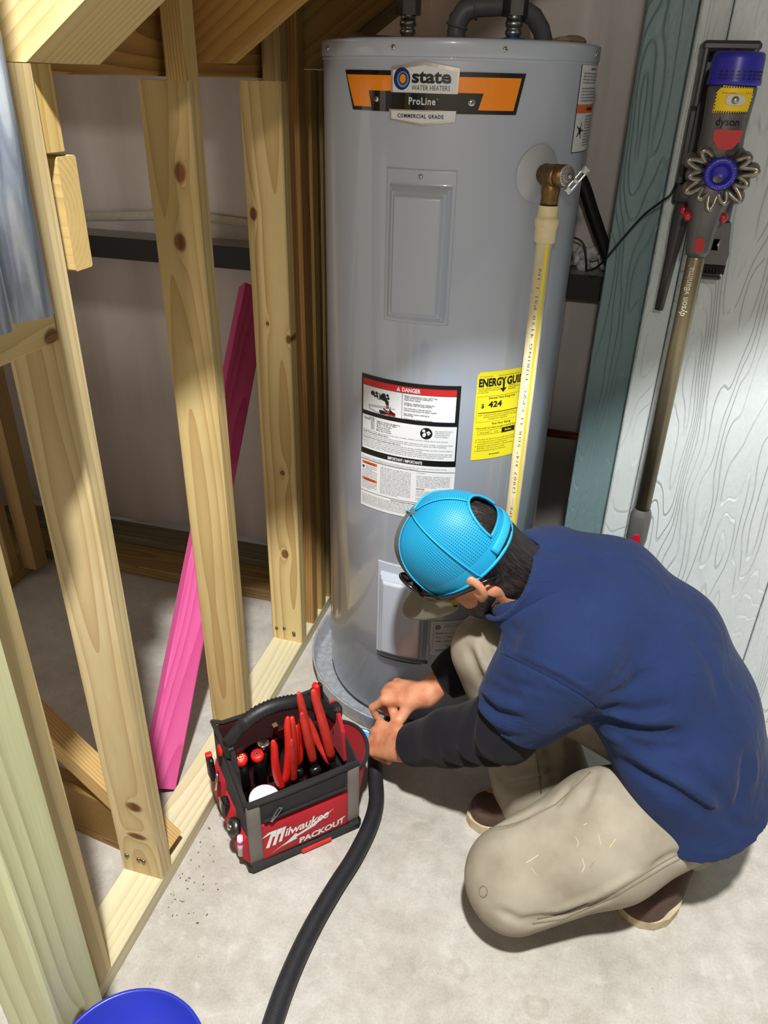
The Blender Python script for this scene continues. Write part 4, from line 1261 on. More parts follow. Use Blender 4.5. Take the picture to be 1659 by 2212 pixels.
def cloth(name, col, rough=0.85, weave=900.0, bump=0.25, fade=0.12, fscale=9.0, fold=0.0):
    m = bpy.data.materials.new(name); m.use_nodes = True
    nt, b = nodes(m)
    tc = N(nt, 'ShaderNodeTexCoord'); co = tc.outputs['Object']
    n = N(nt, 'ShaderNodeTexNoise', {'Vector': co, 'Scale': fscale, 'Detail': 5.0})
    w = N(nt, 'ShaderNodeTexNoise', {'Vector': co, 'Scale': weave, 'Detail': 2.0})
    c = srgb(*col)
    cc = ramp_n(nt, n.outputs['Fac'], [(0.3, tuple(v * (1 - fade) for v in c[:3])), (0.7, tuple(min(1, v * (1 + fade)) for v in c[:3]))])
    cc = mix_n(nt, 0.18, cc, w.outputs['Color'], 'MULTIPLY')
    nt.links.new(cc, b.inputs['Base Color'])
    b.inputs['Roughness'].default_value = rough
    b.inputs['Specular IOR Level'].default_value = 0.2
    b.inputs['Sheen Weight'].default_value = 0.05
    h = w.outputs['Fac']
    bp = N(nt, 'ShaderNodeBump', {'Height': h, 'Strength': bump, 'Distance': 0.001})
    nrm = bp.outputs[0]
    if fold > 0:
        f2 = N(nt, 'ShaderNodeTexNoise', {'Vector': co, 'Scale': 14.0, 'Detail': 3.0, 'Distortion': 1.2})
        bp2 = N(nt, 'ShaderNodeBump', {'Height': f2.outputs['Fac'], 'Strength': fold, 'Distance': 0.02, 'Normal': nrm})
        nrm = bp2.outputs[0]
    nt.links.new(nrm, b.inputs['Normal'])
    return m
skin = skin_mat()
navy = cloth('navy_cotton', (31, 47, 86), 0.92, fade=0.12, fold=0.30)
blackc = cloth('black_jersey', (22, 22, 28), 0.85, fade=0.15, fold=0.10)

# ---- hands in a local frame: x to the knuckles, y to the thumb side, z the back of the hand
def hand(F, W, x, y, z, curls, thumb, spread=(0.10, 0.03, -0.04, -0.12), scale=1.0):
    x, y, z = unit(x), unit(y), unit(z)
    P = lambda a, b, c: W + (x * a + y * b + z * c) * scale
    r = 0.0115 * scale
    F.cap(P(-0.012, 0, 0), P(0.020, 0.002, 0.002), 0.0255 * scale, 0.024 * scale, 0.012, l=y, sq=0.84)
    F.cap(P(0.028, 0, 0), P(0.074, -0.001, 0.003), 0.0165 * scale, 0.0145 * scale, 0.010, l=y, sq=0.52)
    bases = [(0.086, 0.030, 0.006), (0.090, 0.009, 0.009), (0.086, -0.012, 0.007), (0.078, -0.031, 0.002)]
    for (bx, by, bz) in bases:
        F.cap(P(0.012, by * 0.55, 0.0), P(bx, by, bz - 0.002), 0.0165 * scale, 0.0118 * scale, 0.012)
    lens = [(0.042, 0.025, 0.020), (0.046, 0.029, 0.021), (0.043, 0.027, 0.020), (0.033, 0.020, 0.018)]
    tips = []
    for (bx, by, bz), ls, cu, sp in zip(bases, lens, curls, spread):
        p = P(bx, by, bz); a = 0.0
        F.ell(p + z * 0.001, (x, y, z), (0.0115 * scale, 0.0105 * scale, 0.0118 * scale), 0.006)
        for j in range(3):
            a += cu[j]
            dr = x * cos(a) - z * sin(a) + y * sp * (1 if j == 0 else 0.4)
            q = p + unit(dr) * ls[j] * scale
            F.cap(p, q, (0.0104, 0.0096, 0.0086)[j] * scale, (0.0097, 0.0087, 0.0078)[j] * scale, 0.003)
            p = q
        tips.append((p, dr))
    # thumb leaves the side of the palm
    b0 = P(0.024, 0.022, -0.004); p = b0
    F.cap(P(0.010, 0.006, -0.004), b0, 0.018 * scale, 0.0165 * scale, 0.010)
    for (dv, L, r0, r1) in zip(thumb, (0.042, 0.032, 0.026), (0.0158, 0.0118, 0.0108), (0.0120, 0.0108, 0.0090)):
        q = p + unit(x * dv[0] + y * dv[1] + z * dv[2]) * L * scale
        F.cap(p, q, r0 * scale, r1 * scale, 0.006); p = q
    tips.append((p, unit(x * thumb[2][0] + y * thumb[2][1] + z * thumb[2][2])))
    return tips

lo, hi = V(-0.42, 0.85, 0.02), V(0.46, 1.52, 0.84)
F = Field(lo, hi, 0.0036)
# trunk and limbs under the clothes
F.chain([C7 + SP * 0.06 - BK * 0.05, C7 + SP * 0.28 - BK * 0.03 - LAT * 0.04, PEL - BK * 0.05 - LAT * 0.02], [0.070, 0.080, 0.080], 0.04, l=LAT, sq=0.66)
F.chain([C7 - BK * 0.075 + SP * 0.03, LSH], [0.045, 0.045], 0.02); F.chain([C7 - BK * 0.075 + SP * 0.03, RSH], [0.045, 0.042], 0.02)
F.chain([LSH, LEL], [0.048, 0.038], 0.02); F.chain([LEL, LWR], [0.037, 0.0265], 0.012)
F.chain([RSH, REL], [0.048, 0.038], 0.02); F.chain([REL, RWR], [0.038, 0.0275], 0.012)
F.chain([LHIP, LKN], [0.070, 0.050], 0.02); F.chain([LKN, LANK], [0.046, 0.032], 0.01)
F.chain([RHIP, RKN], [0.070, 0.046], 0.02); F.chain([RKN, RANK], [0.044, 0.032], 0.01)
F.cap(RANK, RANK + V(-0.10, -0.035, -0.045), 0.034, 0.026, 0.02); F.cap(LANK, LANK + V(-0.03, -0.06, -0.05), 0.034, 0.026, 0.02)
# neck and head
F.chain([NB, NT_], [0.062, 0.056], 0.02)
F.ell(hd(0, -0.004, 0.022), (HL, HF, HU), (0.076, 0.096, 0.088), 0.0)
F.ell(hd(0, 0.030, -0.045), (HL, HF, HU), (0.062, 0.062, 0.068), 0.03)
F.ell(hd(0, 0.048, -0.090), (HL, HF, HU), (0.048, 0.046, 0.034), 0.025)
F.cap(hd(-0.006, 0.080, -0.112), hd(0.006, 0.080, -0.112), 0.0165, 0.0165, 0.02)
for sgn in (-1, 1):
    F.cap(hd(0.052 * sgn, -0.01, -0.062), hd(0.022 * sgn, 0.066, -0.108), 0.020, 0.016, 0.022)     # jaw line
    F.ell(hd(0.040 * sgn, 0.064, -0.028), (HL, HF, HU), (0.020, 0.018, 0.016), 0.018)              # cheekbone
    F.cap(hd(0.008 * sgn, 0.090, 0.012), hd(0.044 * sgn, 0.076, 0.014), 0.0085, 0.008, 0.012)      # brow
    F.ell(hd(0.031 * sgn, 0.090, -0.004), (HL, HF, HU), (0.015, 0.012, 0.010), 0.008, op='cut')    # socket
    F.ell(hd(0.031 * sgn, 0.0765, -0.004), (HL, HF, HU), (0.0125, 0.0125, 0.0125), 0.002)          # lids over the eyeball
    # ear: rim, lobe, hollow
    ec = hd((0.083 if sgn > 0 else 0.074) * sgn, -0.016, -0.028)
    e1 = unit(HU * 0.93 - HF * 0.36); e2 = unit(HF * 0.90 + HU * 0.34 - HL * 0.30 * sgn); e3 = unit(np.cross(e1, e2))
    F.ell(ec, (e1, e2, e3), (0.033, 0.019, 0.0085), 0.006)
    F.ell(ec + e3 * 0.0085 * np.sign(e3 @ HL) * sgn + e2 * 0.002, (e1, e2, e3), (0.017, 0.0085, 0.0055), 0.004, op='cut')
    F.ell(ec - e1 * 0.028 + e2 * 0.004, (e1, e2, e3), (0.010, 0.009, 0.006), 0.005)
F.chain([hd(0, 0.096, 0.004), hd(0, 0.108, -0.022), hd(0, 0.117, -0.036)], [0.008, 0.0095, 0.0115], 0.010)   # nose
for sgn in (-1, 1): F.ell(hd(0.011 * sgn, 0.104, -0.040), (HL, HF, HU), (0.0085, 0.010, 0.008), 0.006)
F.cap(hd(-0.017, 0.092, -0.068), hd(0.017, 0.092, -0.068), 0.0065, 0.0065, 0.006); F.cap(hd(-0.015, 0.091, -0.079), hd(0.015, 0.091, -0.079), 0.0072, 0.0072, 0.006)
F.cap(hd(-0.02, 0.104, -0.0735), hd(0.02, 0.104, -0.0735), 0.0030, 0.0030, 0.003, op='cut')
# hands on the drain valve
VP = V(-0.331, 1.330, 0.092)
lx = unit(V(-0.344, 1.238, 0.124) - LWR); lz = unit(V(0.12, -0.62, 0.78)); lz = unit(lz - (lz @ lx) * lx); ly = np.cross(lz, lx)
ly = ly if ly[1] > 0 else -ly
ltips = hand(F, LWR, lx, ly, lz, [(1.15, 1.35, 0.7), (1.05, 1.35, 0.7), (1.05, 1.35, 0.7), (1.05, 1.35, 0.7)], [(0.75, 0.62, -0.10), (0.70, 0.72, 0.10), (0.35, 0.85, 0.45)])
rx = unit(V(-0.336, 1.320, 0.186) - RWR); rz = unit(V(-0.10, -0.05, 0.99)); rz = unit(rz - (rz @ rx) * rx); ry = np.cross(rz, rx)
ry = ry if ry[1] < 0 else -ry
rtips = hand(F, RWR, rx, ry, rz, [(0.55, 1.05, 0.5), (0.95, 1.2, 0.6), (1.1, 1.3, 0.6), (1.15, 1.3, 0.6)], [(0.55, 0.62, -0.55), (0.62, 0.20, -0.75), (0.66, -0.05, -0.75)])
person = F.build('person', skin, None, smooth=1)
tag(person, 'crouching man in navy polo and turquoise mesh cap working on the water heater drain valve', 'person')
# nails
nail_s = mat('finger_nail', (226, 176, 150), 0.3)
for tips, up in ((ltips, lz), (rtips, rz)):
    for (p, dr) in tips:
        dr = unit(dr)
        nrm = unit(up - (up @ dr) * dr) if abs(up @ dr) < 0.95 else unit(np.cross(dr, V(1, 0, 0)))
        MB().ball((0, 0, 0), (0.0050, 0.0018, 0.0062), 10).build('finger_nail', nail_s, person, frame(p + nrm * 0.0068 + dr * 0.001, dr, Vector(nrm)))

# ---- trousers
khaki_m = bpy.data.materials.new('khaki_canvas'); khaki_m.use_nodes = True
nt, b = nodes(khaki_m)
tc = N(nt, 'ShaderNodeTexCoord'); co = tc.outputs['Object']
n = N(nt, 'ShaderNodeTexNoise', {'Vector': co, 'Scale': 11.0, 'Detail': 6.0})
w = N(nt, 'ShaderNodeTexNoise', {'Vector': co, 'Scale': 1100.0, 'Detail': 2.0})
cc = ramp_n(nt, n.outputs['Fac'], [(0.3, srgb(140, 130, 112)), (0.55, srgb(163, 154, 136)), (0.75, srgb(174, 166, 149))])
v = N(nt, 'ShaderNodeTexVoronoi', {'Vector': co, 'Scale': 15.0, 'Randomness': 1.0})
dist = N(nt, 'ShaderNodeTexNoise', {'Vector': co, 'Scale': 60.0, 'Detail': 2.0})
dd_ = math_n(nt, 'ADD', 9.0, v.outputs['Distance']) if True else math_n(nt, 'ADD', v.outputs['Distance'], math_n(nt, 'MULTIPLY', math_n(nt, 'SUBTRACT', dist.outputs['Fac'], 0.5), 0.35))
vc = N(nt, 'ShaderNodeSeparateXYZ', {0: v.outputs['Color']})
paint = math_n(nt, 'MULTIPLY', math_n(nt, 'LESS_THAN', dd_, 0.10), math_n(nt, 'GREATER_THAN', vc.outputs[0], 0.6))
cc = mix_n(nt, math_n(nt, 'MULTIPLY', paint, 0.6), cc, srgb(214, 206, 190))
cc = mix_n(nt, 0.15, cc, w.outputs['Color'], 'MULTIPLY')
nt.links.new(cc, b.inputs['Base Color']); b.inputs['Roughness'].default_value = 0.88; b.inputs['Specular IOR Level'].default_value = 0.2
bp = N(nt, 'ShaderNodeBump', {'Height': w.outputs['Fac'], 'Strength': 0.3, 'Distance': 0.001}); nt.links.new(bp.outputs[0], b.inputs['Normal'])

F = Field(V(-0.22, 0.80, 0.0), V(0.55, 1.42, 0.54), 0.0042)
F.ell(PEL - BK * 0.06 + V(0.01, 0, -0.02), (LAT, SP, BK), (0.150, 0.12, 0.10), 0.0)
F.chain([LHIP, LHIP * 0.45 + LKN * 0.55 + V(0, 0, 0.012), LKN], [0.088, 0.106, 0.088], 0.03, l=unit(V(-0.35, 0.55, 0.75)), sq=0.92)
F.chain([LKN + V(0.01, 0.005, -0.02), LANK + V(-0.02, 0.005, 0.0), LANK + V(0.03, 0.03, -0.02)], [0.070, 0.058, 0.056], 0.015)
F.chain([RHIP, RKN], [0.112, 0.080], 0.03)
F.chain([RKN + V(0.002, 0, -0.01), RKN * 0.5 + RANK * 0.5 + V(0.01, 0, 0), RANK + V(0.012, -0.002, -0.040)], [0.078, 0.084, 0.098], 0.02, l=unit(V(0.95, 0.31, 0)), sq=0.86)
trousers_floor = 0.012
folds(F, [([(1292, 1645), (1275, 1700), (1243, 1765)], 0.010, 0.006), ([(1310, 1640), (1300, 1700), (1285, 1750)], 0.010, -0.005), ([(1235, 1692), (1195, 1745)], 0.008, 0.004),
    ([(1500, 1725), (1535, 1785), (1560, 1805)], 0.008, 0.007), ([(1520, 1720), (1560, 1790)], 0.007, -0.005), ([(1470, 1860), (1540, 1825), (1610, 1805)], 0.007, 0.007),
    ([(1070, 1965), (1125, 1992), (1210, 1978)], 0.008, 0.007), ([(1130, 2005), (1230, 1975), (1330, 1935)], 0.007, 0.009), ([(1180, 1975), (1290, 1935), (1380, 1885)], 0.006, -0.006), ([(1150, 1990), (1260, 1965)], 0.005, 0.006),
    ([(1100, 1662), (1160, 1650), (1222, 1660)], 0.009, 0.008), ([(1085, 1705), (1150, 1690), (1205, 1665)], 0.008, 0.008), ([(1095, 1685), (1160, 1672), (1215, 1668)], 0.007, -0.006),
    ([(1180, 1585), (1192, 1640), (1200, 1690)], 0.010, 0.008), ([(1205, 1580), (1222, 1640)], 0.008, -0.006), ([(1150, 1600), (1160, 1660)], 0.008, -0.005),
    ([(1008, 1395), (1025, 1440), (1048, 1490)], 0.008, 0.008), ([(1026, 1385), (1045, 1435), (1068, 1480)], 0.007, -0.007), ([(1040, 1370), (1062, 1420), (1085, 1460)], 0.008, 0.008),
    ([(1060, 1790), (1110, 1775), (1180, 1740)], 0.007, 0.004), ([(1400, 1880), (1450, 1850), (1500, 1845)], 0.007, 0.007)])
F.plane(V(0, 0, 0.068), (0.10, 0.18, -1)) if False else None
# level hem of the right leg, floor clearance
F.cap(V(0.05, 1.2, -0.3), V(0.06, 1.2, -0.3), 0.001, 0.001, 0.0)
X, Y, Z = np.meshgrid(*F.ax, indexing='ij', sparse=True)
hem = (0.030 + 0.10 * (X - 0.05) - Z).astype(np.float32) + 0 * Y.astype(np.float32)
F.F = np.where((X < 0.16) & (Y > 1.10), np.maximum(F.F, hem), np.maximum(F.F, (0.016 - Z).astype(np.float32) + 0 * X + 0 * Y))
trousers = F.build('trousers', khaki_m, person, smooth=2)
trousers['label'] = 'worn khaki canvas work trousers with paint marks'

# ---- polo shirt
F = Field(V(-0.25, 0.93, 0.15), V(0.62, 1.56, 0.80), 0.0042)
SH = BK * 0.055 - LAT * 0.045
T1 = C7 + SP * 0.060 - BK * 0.070 + SH * 0.45; T2 = C7 + SP * 0.17 - BK * 0.058 + SH; T3 = C7 + SP * 0.32 - BK * 0.040 + SH * 1.05; T4 = C7 + SP * 0.45 - BK * 0.002 - LAT * 0.022; T5 = PEL - BK * 0.055 + SP * 0.075 - LAT * 0.004
F.chain([T1, T2, T3, T4, T5], [0.094, 0.112, 0.122, 0.124, 0.126], 0.04, l=LAT, sq=0.60)
F.chain([NB + SP * 0.060 + LAT * 0.012 - BK * 0.01, LSH + SP * 0.012], [0.062, 0.064], 0.05); F.chain([C7 - BK * 0.045 + SP * 0.02, RSH], [0.070, 0.058], 0.04)
F.chain([LSH + SP * 0.03, T2 + LAT * 0.085 + BK * 0.0], [0.070, 0.092], 0.06)
LSL = LSH + (LEL - LSH) * 0.80
F.chain([LSH + BK * -0.012, LSH + (LEL - LSH) * 0.45, LSL], [0.070, 0.080, 0.080], 0.05)
RSL = RSH + (REL - RSH) * 0.75
F.chain([RSH, RSL], [0.060, 0.062], 0.03)
sax = unit(LEL - LSH)
# sleeve seam, hem folds, armpit drag lines, side folds
sd = unit(np.cross(sax, unit(V(0.19, -1.1, 0.86))))
def on_sleeve(t, a, r=0.080):
    c = LSH + (LEL - LSH) * t
    e1 = unit(np.cross(sax, V(0, 0, 1))); e2 = np.cross(sax, e1)
    return c + (e1 * cos(a) + e2 * sin(a)) * r
folds(F, [([(1082, 1408), (1130, 1430), (1200, 1465), (1260, 1500), (1292, 1524)], 0.0045, 0.004), ([(1090, 1400), (1140, 1420), (1210, 1453), (1270, 1488), (1300, 1512)], 0.005, -0.0022),
    ([(1288, 1530), (1380, 1540), (1450, 1520)], 0.009, 0.007), ([(1270, 1550), (1380, 1585), (1490, 1592)], 0.012, 0.012), ([(1290, 1570), (1400, 1620), (1500, 1615)], 0.010, 0.008),
    ([(1300, 1512), (1350, 1490), (1400, 1450)], 0.009, 0.005), ([(1290, 1500), (1330, 1470), (1360, 1430)], 0.009, 0.004), ([(1310, 1545), (1400, 1560), (1480, 1555)], 0.010, -0.006), ([(1310, 1590), (1400, 1605)], 0.009, -0.005),
    ([(1330, 1640), (1450, 1705), (1560, 1775)], 0.011, 0.008), ([(1360, 1630), (1480, 1700), (1570, 1765)], 0.010, -0.006), ([(1480, 1640), (1555, 1720), (1600, 1790)], 0.011, 0.006),
    ([(1610, 1620), (1605, 1700), (1590, 1760)], 0.010, 0.006), ([(1630, 1620), (1628, 1700)], 0.010, -0.005), ([(1530, 1740), (1590, 1785), (1640, 1790)], 0.008, 0.006),
    ([(1088, 1378), (1115, 1405)], 0.009, 0.005), ([(1095, 1350), (1130, 1378)], 0.009, 0.004),
    ([(1045, 1470), (1090, 1500), (1140, 1508)], 0.008, 0.006), ([(1038, 1490), (1080, 1522), (1140, 1535)], 0.007, -0.005), ([(1030, 1500), (1075, 1540), (1140, 1560)], 0.008, 0.007),
    ([(1060, 1450), (1110, 1480), (1160, 1488)], 0.008, 0.005), ([(1028, 1522), (1070, 1562), (1130, 1584)], 0.007, -0.006), ([(1024, 1535), (1060, 1572), (1110, 1596)], 0.006, 0.006),
    ([(1200, 1180), (1260, 1200), (1320, 1245)], 0.014, 0.003), ([(1180, 1230), (1230, 1290), (1260, 1350)], 0.012, 0.003), ([(1480, 1330), (1540, 1440), (1570, 1550)], 0.016, 0.003)])
# openings: neck, sleeve ends, bottom hem
F.plane(PEL + SP * 0.080 + BK * 0.02, SP - BK * 0.75)
X, Y, Z = np.meshgrid(*F.ax, indexing='ij', sparse=True)
for (S_, ax_, sh) in ((LSL, sax, LSH), (RSL, unit(REL - RSH), RSH)):
    q = ((X - S_[0]) * ax_[0] + (Y - S_[1]) * ax_[1] + (Z - S_[2]) * ax_[2])
    rad = np.sqrt((X - S_[0]) ** 2 + (Y - S_[1]) ** 2 + (Z - S_[2]) ** 2)
    F.F = np.where(rad < 0.135, np.maximum(F.F, q), F.F).astype(np.float32)
F.cap(NB + nd * 0.030, NB + nd * 0.25, 0.068, 0.085, 0.0, op='cut')
shirt = F.build('polo_shirt', navy, person, smooth=4)
shirt['label'] = 'navy blue short-sleeved cotton polo shirt'
# collar: folded band standing round the neck
F = Field(V(-0.26, 1.10, 0.45), V(0.12, 1.50, 0.82), 0.004)
cn = unit(nd + LAT * 0.30 - BK * 0.22)
F.cap(NB + cn * -0.03, NB + cn * 0.050, 0.098, 0.083, 0.0)
F.cap(NB - cn * 0.10, NB + cn * 0.15, 0.072, 0.072, 0.0, op='cut')
X, Y, Z = np.meshgrid(*F.ax, indexing='ij', sparse=True)
q = ((X - NB[0]) * cn[0] + (Y - NB[1]) * cn[1] + (Z - NB[2]) * cn[2])
F.F = np.maximum(F.F, np.maximum(q - 0.058, -0.045 - q)).astype(np.float32)
collar = F.build('collar', navy, shirt, smooth=2)

# ---- black undershirt sleeves
def sleeve(E, Wp, r0, r1, folds, start):
    F = Field(np.minimum(E, Wp) - 0.10, np.maximum(E, Wp) + 0.10, 0.004)
    ax_ = unit(Wp - E); L = np.linalg.norm(Wp - E)
    F.chain([E + start, E, E + (Wp - E) * 0.5, Wp - ax_ * 0.028], [r0 * 1.08, r0, (r0 + r1) / 2, r1], 0.02)
    e1 = unit(np.cross(ax_, V(0, 0, 1))); e2 = np.cross(ax_, e1)
    for (t, a0, a1, d_) in folds:
        rr = r0 + (r1 - r0) * t
        F.crease([E + (Wp - E) * (t + 0.05 * sin(2.5 * a)) + (e1 * cos(a) + e2 * sin(a)) * rr for a in np.linspace(a0, a1, 8)], 0.008, d_ * 1.7)
    F.plane(Wp - ax_ * 0.030, ax_)
    return F.build('undershirt_sleeve', blackc, person, smooth=2)
sl1 = sleeve(LEL, LWR, 0.068, 0.046, ((0.10, 0.5, 4.0, 0.007), (0.17, 0.8, 3.6, -0.005), (0.24, 0.3, 3.2, 0.006), (0.34, 1.0, 3.8, -0.004), (0.42, 0.6, 3.0, 0.005), (0.05, 2.0, 5.0, 0.006)), (LSH - LEL) * 0.35)
sl2 = sleeve(REL, RWR + unit(REL - RWR) * 0.020, 0.058, 0.043, ((0.3, 0.5, 3.0, 0.005),), (RSH - REL) * 0.35)
sl1['label'] = 'black knit undershirt sleeve'; sl2['label'] = 'black knit undershirt sleeve'

# ---- shoes: upper, sole, welt
up_m = cloth('brown_canvas', (84, 66, 56), 0.85, weave=700, bump=0.4, fade=0.2)
sole_m = mat('cream_sole', (186, 168, 134), 0.7, noise=0.18, nscale=50)
def shoe(heel, toe, lift=0.0, lab=None, wd_=1.0):
    d_ = unit(V(toe[0] - heel[0], toe[1] - heel[1], 0)); s_ = V(-d_[1], d_[0], 0)
    L = np.linalg.norm(toe[:2] - heel[:2])
    o = V(heel[0], heel[1], 0)
    Pq = lambda t, sx, z: o + d_ * (t * L) + s_ * sx * wd_ + V(0, 0, z + lift * max(0.0, 0.62 - t) * 1.6)
    F = Field(np.minimum(o, o + d_ * L) - V(0.08, 0.08, 0.0), np.maximum(o, o + d_ * L) + V(0.08, 0.08, 0.15 + lift), 0.0036)
    F.chain([Pq(0.14, 0, 0.045), Pq(0.40, 0, 0.045), Pq(0.62, 0.004, 0.038), Pq(0.82, 0.004, 0.030)], [0.036 * wd_, 0.038 * wd_, 0.042 * wd_, 0.040 * wd_], 0.02)
    F.chain([Pq(0.10, 0, 0.06), Pq(0.28, 0, 0.075), Pq(0.46, 0, 0.066)], [0.030, 0.036, 0.032], 0.03)
    F.chain([Pq(0.52, 0, 0.062), Pq(0.86, 0.004, 0.042)], [0.028, 0.024], 0.02)
    F.crease([Pq(0.60, -0.034, 0.060), Pq(0.78, -0.030, 0.058), Pq(0.92, -0.012, 0.052), Pq(0.95, 0.006, 0.050), Pq(0.90, 0.028, 0.052), Pq(0.74, 0.036, 0.058), Pq(0.58, 0.036, 0.062)], 0.004, 0.004)
    X, Y, Z = np.meshgrid(*F.ax, indexing='ij', sparse=True)
    F.F = np.maximum(F.F, (0.022 - Z).astype(np.float32) + 0 * X + 0 * Y) if lift == 0 else F.F
    u_ = F.build('shoe', up_m, person, smooth=1)
    u_['label'] = lab
    outline = []
    for t, wd in ((0.0, 0.0), (0.01, 0.018), (0.05, 0.030), (0.15, 0.036), (0.35, 0.036), (0.5, 0.040), (0.68, 0.047), (0.82, 0.045), (0.92, 0.034), (0.98, 0.018), (1.0, 0.0)):
        outline.append((t, wd))
    ring = [(t, w_) for t, w_ in outline] + [(t, -w_) for t, w_ in outline[-2:0:-1]]
    n_ = len(ring); vs = []
    for z in (0.001, 0.024):
        for t, w_ in ring: vs.append(tuple(Pq(t, w_ * 1.04 + 0.004 * (t > 0.4), z)))
    mb = MB().add(vs, [tuple(range(n_))[::-1], tuple(range(n_, 2 * n_))] + [(k, (k + 1) % n_, n_ + (k + 1) % n_, n_ + k) for k in range(n_)])
    mb.build('sole', sole_m, u_)
    return u_
shoe(V(0.150, 1.262, 0), V(-0.108, 1.178, 0), 0, 'brown canvas slip-on shoe on the flat right foot')
shoe(V(0.372, 1.265, 0), V(0.238, 1.030, 0), 0.0, 'brown canvas slip-on shoe of the folded left leg', 1.26)

# ---- hair, beard
def hair_mat():
    m = bpy.data.materials.new('black_hair'); m.use_nodes = True
    nt, b = nodes(m)
    tc = N(nt, 'ShaderNodeTexCoord')
    mp = N(nt, 'ShaderNodeMapping', {'Vector': tc.outputs['Object'], 'Scale': (420.0, 60.0, 40.0)})
    n = N(nt, 'ShaderNodeTexNoise', {'Vector': mp.outputs[0], 'Scale': 1.0, 'Detail': 3.0, 'Distortion': 0.6})
    nt.links.new(ramp_n(nt, n.outputs['Fac'], [(0.35, srgb(14, 12, 12)), (0.7, srgb(46, 38, 34))]), b.inputs['Base Color'])
    b.inputs['Roughness'].default_value = 0.38
    bp = N(nt, 'ShaderNodeBump', {'Height': n.outputs['Fac'], 'Strength': 0.9, 'Distance': 0.004}); nt.links.new(bp.outputs[0], b.inputs['Normal'])
    return m
hairm = hair_mat()
HI = HM.inverted()
F = Field(V(-0.11, -0.14, -0.19), V(0.11, 0.13, 0.13), 0.0034)
E3 = (V(1, 0, 0), V(0, 1, 0), V(0, 0, 1))
F.ell(V(0, -0.005, 0.020), E3, (0.0800, 0.0985, 0.0925), 0.0)
F.cap(V(0, -0.040, -0.03), V(0, -0.036, -0.098), 0.063, 0.062, 0.03)
F.cap(V(0, -0.036, -0.098), V(0.009, -0.028, -0.145), 0.062, 0.064, 0.01)
X, Y, Z = np.meshgrid(*F.ax, indexing='ij', sparse=True)
edge = np.maximum(Y - (0.002 - 0.22 * np.clip(-0.04 - Z, 0, 1) + 0.045 * np.clip(-X / 0.04, 0, 1)) , -0.145 - Z + 0 * X)
side = np.maximum(np.abs(X) - 0.2, np.maximum(Y - 0.030, -0.055 - Z))            # sideburn in front of the ear
face = np.minimum(edge + 0.0 * X, side)
F.F = np.maximum(F.F, face).astype(np.float32)
# keep clear of the ears
for sg in (-1, 1):
    F.ell(V(0.083 * sg, -0.014, -0.034), E3, (0.03, 0.021, 0.034), 0.002, op='cut')
F.warp(lambda X, Y, Z: 0.0012 * np.sin(260 * X + 60 * Z) * np.sin(90 * Y))
HMinv = np.eye(4)
def head_build(F, name, m, parent, smooth=1):
    P, Q = F.mesh(smooth)
    me = bpy.data.meshes.new(name)
    me.from_pydata(P.tolist(), [], Q.tolist())
    me.polygons.foreach_set('use_smooth', np.ones(len(me.polygons), bool)); me.materials.append(m); me.update()
    return link(name, me, parent, HM)
hair = head_build(F, 'hair', hairm, person)
hair['label'] = 'short black hair under the cap'
F = Field(V(-0.09, -0.03, -0.15), V(0.09, 0.13, -0.02), 0.0034)
F.ell(V(0, 0.048, -0.090), E3, (0.054, 0.052, 0.041), 0.0)
F.cap(V(-0.006, 0.080, -0.112), V(0.006, 0.080, -0.112), 0.0205, 0.0205, 0.02)
for sg in (-1, 1): F.cap(V(0.052 * sg, 0.0, -0.066), V(0.022 * sg, 0.066, -0.110), 0.0235, 0.0215, 0.02)
X, Y, Z = np.meshgrid(*F.ax, indexing='ij', sparse=True)
F.F = np.maximum(F.F, (Z + 0.080 - 0.45 * np.clip(0.06 - Y, 0, 0.06) + 0 * X)).astype(np.float32)
F.cap(V(-0.02, 0.102, -0.074), V(0.02, 0.102, -0.074), 0.012, 0.012, 0.004, op='cut')
beard = head_build(F, 'beard', hairm, person)

# ---- cap: mesh crown at the back, grey front panel, curved brim
def mesh_cap():
    m = bpy.data.materials.new('turquoise_mesh'); m.use_nodes = True
    nt, b = nodes(m)
    uv = N(nt, 'ShaderNodeUVMap')
    sep = N(nt, 'ShaderNodeSeparateXYZ', {0: uv.outputs[0]})
    su = math_n(nt, 'SINE', math_n(nt, 'MULTIPLY', sep.outputs[0], 2 * pi * 120))
    sv_ = math_n(nt, 'SINE', math_n(nt, 'MULTIPLY', sep.outputs[1], 2 * pi * 50))
    hole = math_n(nt, 'MULTIPLY', math_n(nt, 'GREATER_THAN', su, 0.1), math_n(nt, 'GREATER_THAN', sv_, 0.1))
    band = math_n(nt, 'GREATER_THAN', sep.outputs[1], 0.16)
    hole = math_n(nt, 'MULTIPLY', hole, band)
    c = mix_n(nt, math_n(nt, 'MULTIPLY', hole, 0.85), srgb(16, 156, 204), srgb(8, 66, 98))
    nt.links.new(c, b.inputs['Base Color']); b.inputs['Roughness'].default_value = 0.55
    bp = N(nt, 'ShaderNodeBump', {'Height': math_n(nt, 'SUBTRACT', 1.0, hole), 'Strength': 0.5, 'Distance': 0.0012}); nt.links.new(bp.outputs[0], b.inputs['Normal'])
    return m
capm = mesh_cap()
cap_grey = cloth('cap_grey', (104, 100, 96), 0.85, weave=800, bump=0.35)
brim_m = cloth('brim_khaki', (122, 118, 100), 0.85, weave=800, bump=0.35)
CRL, CRF, CRU, CZ = 0.0885, 0.113, 0.106, 0.022
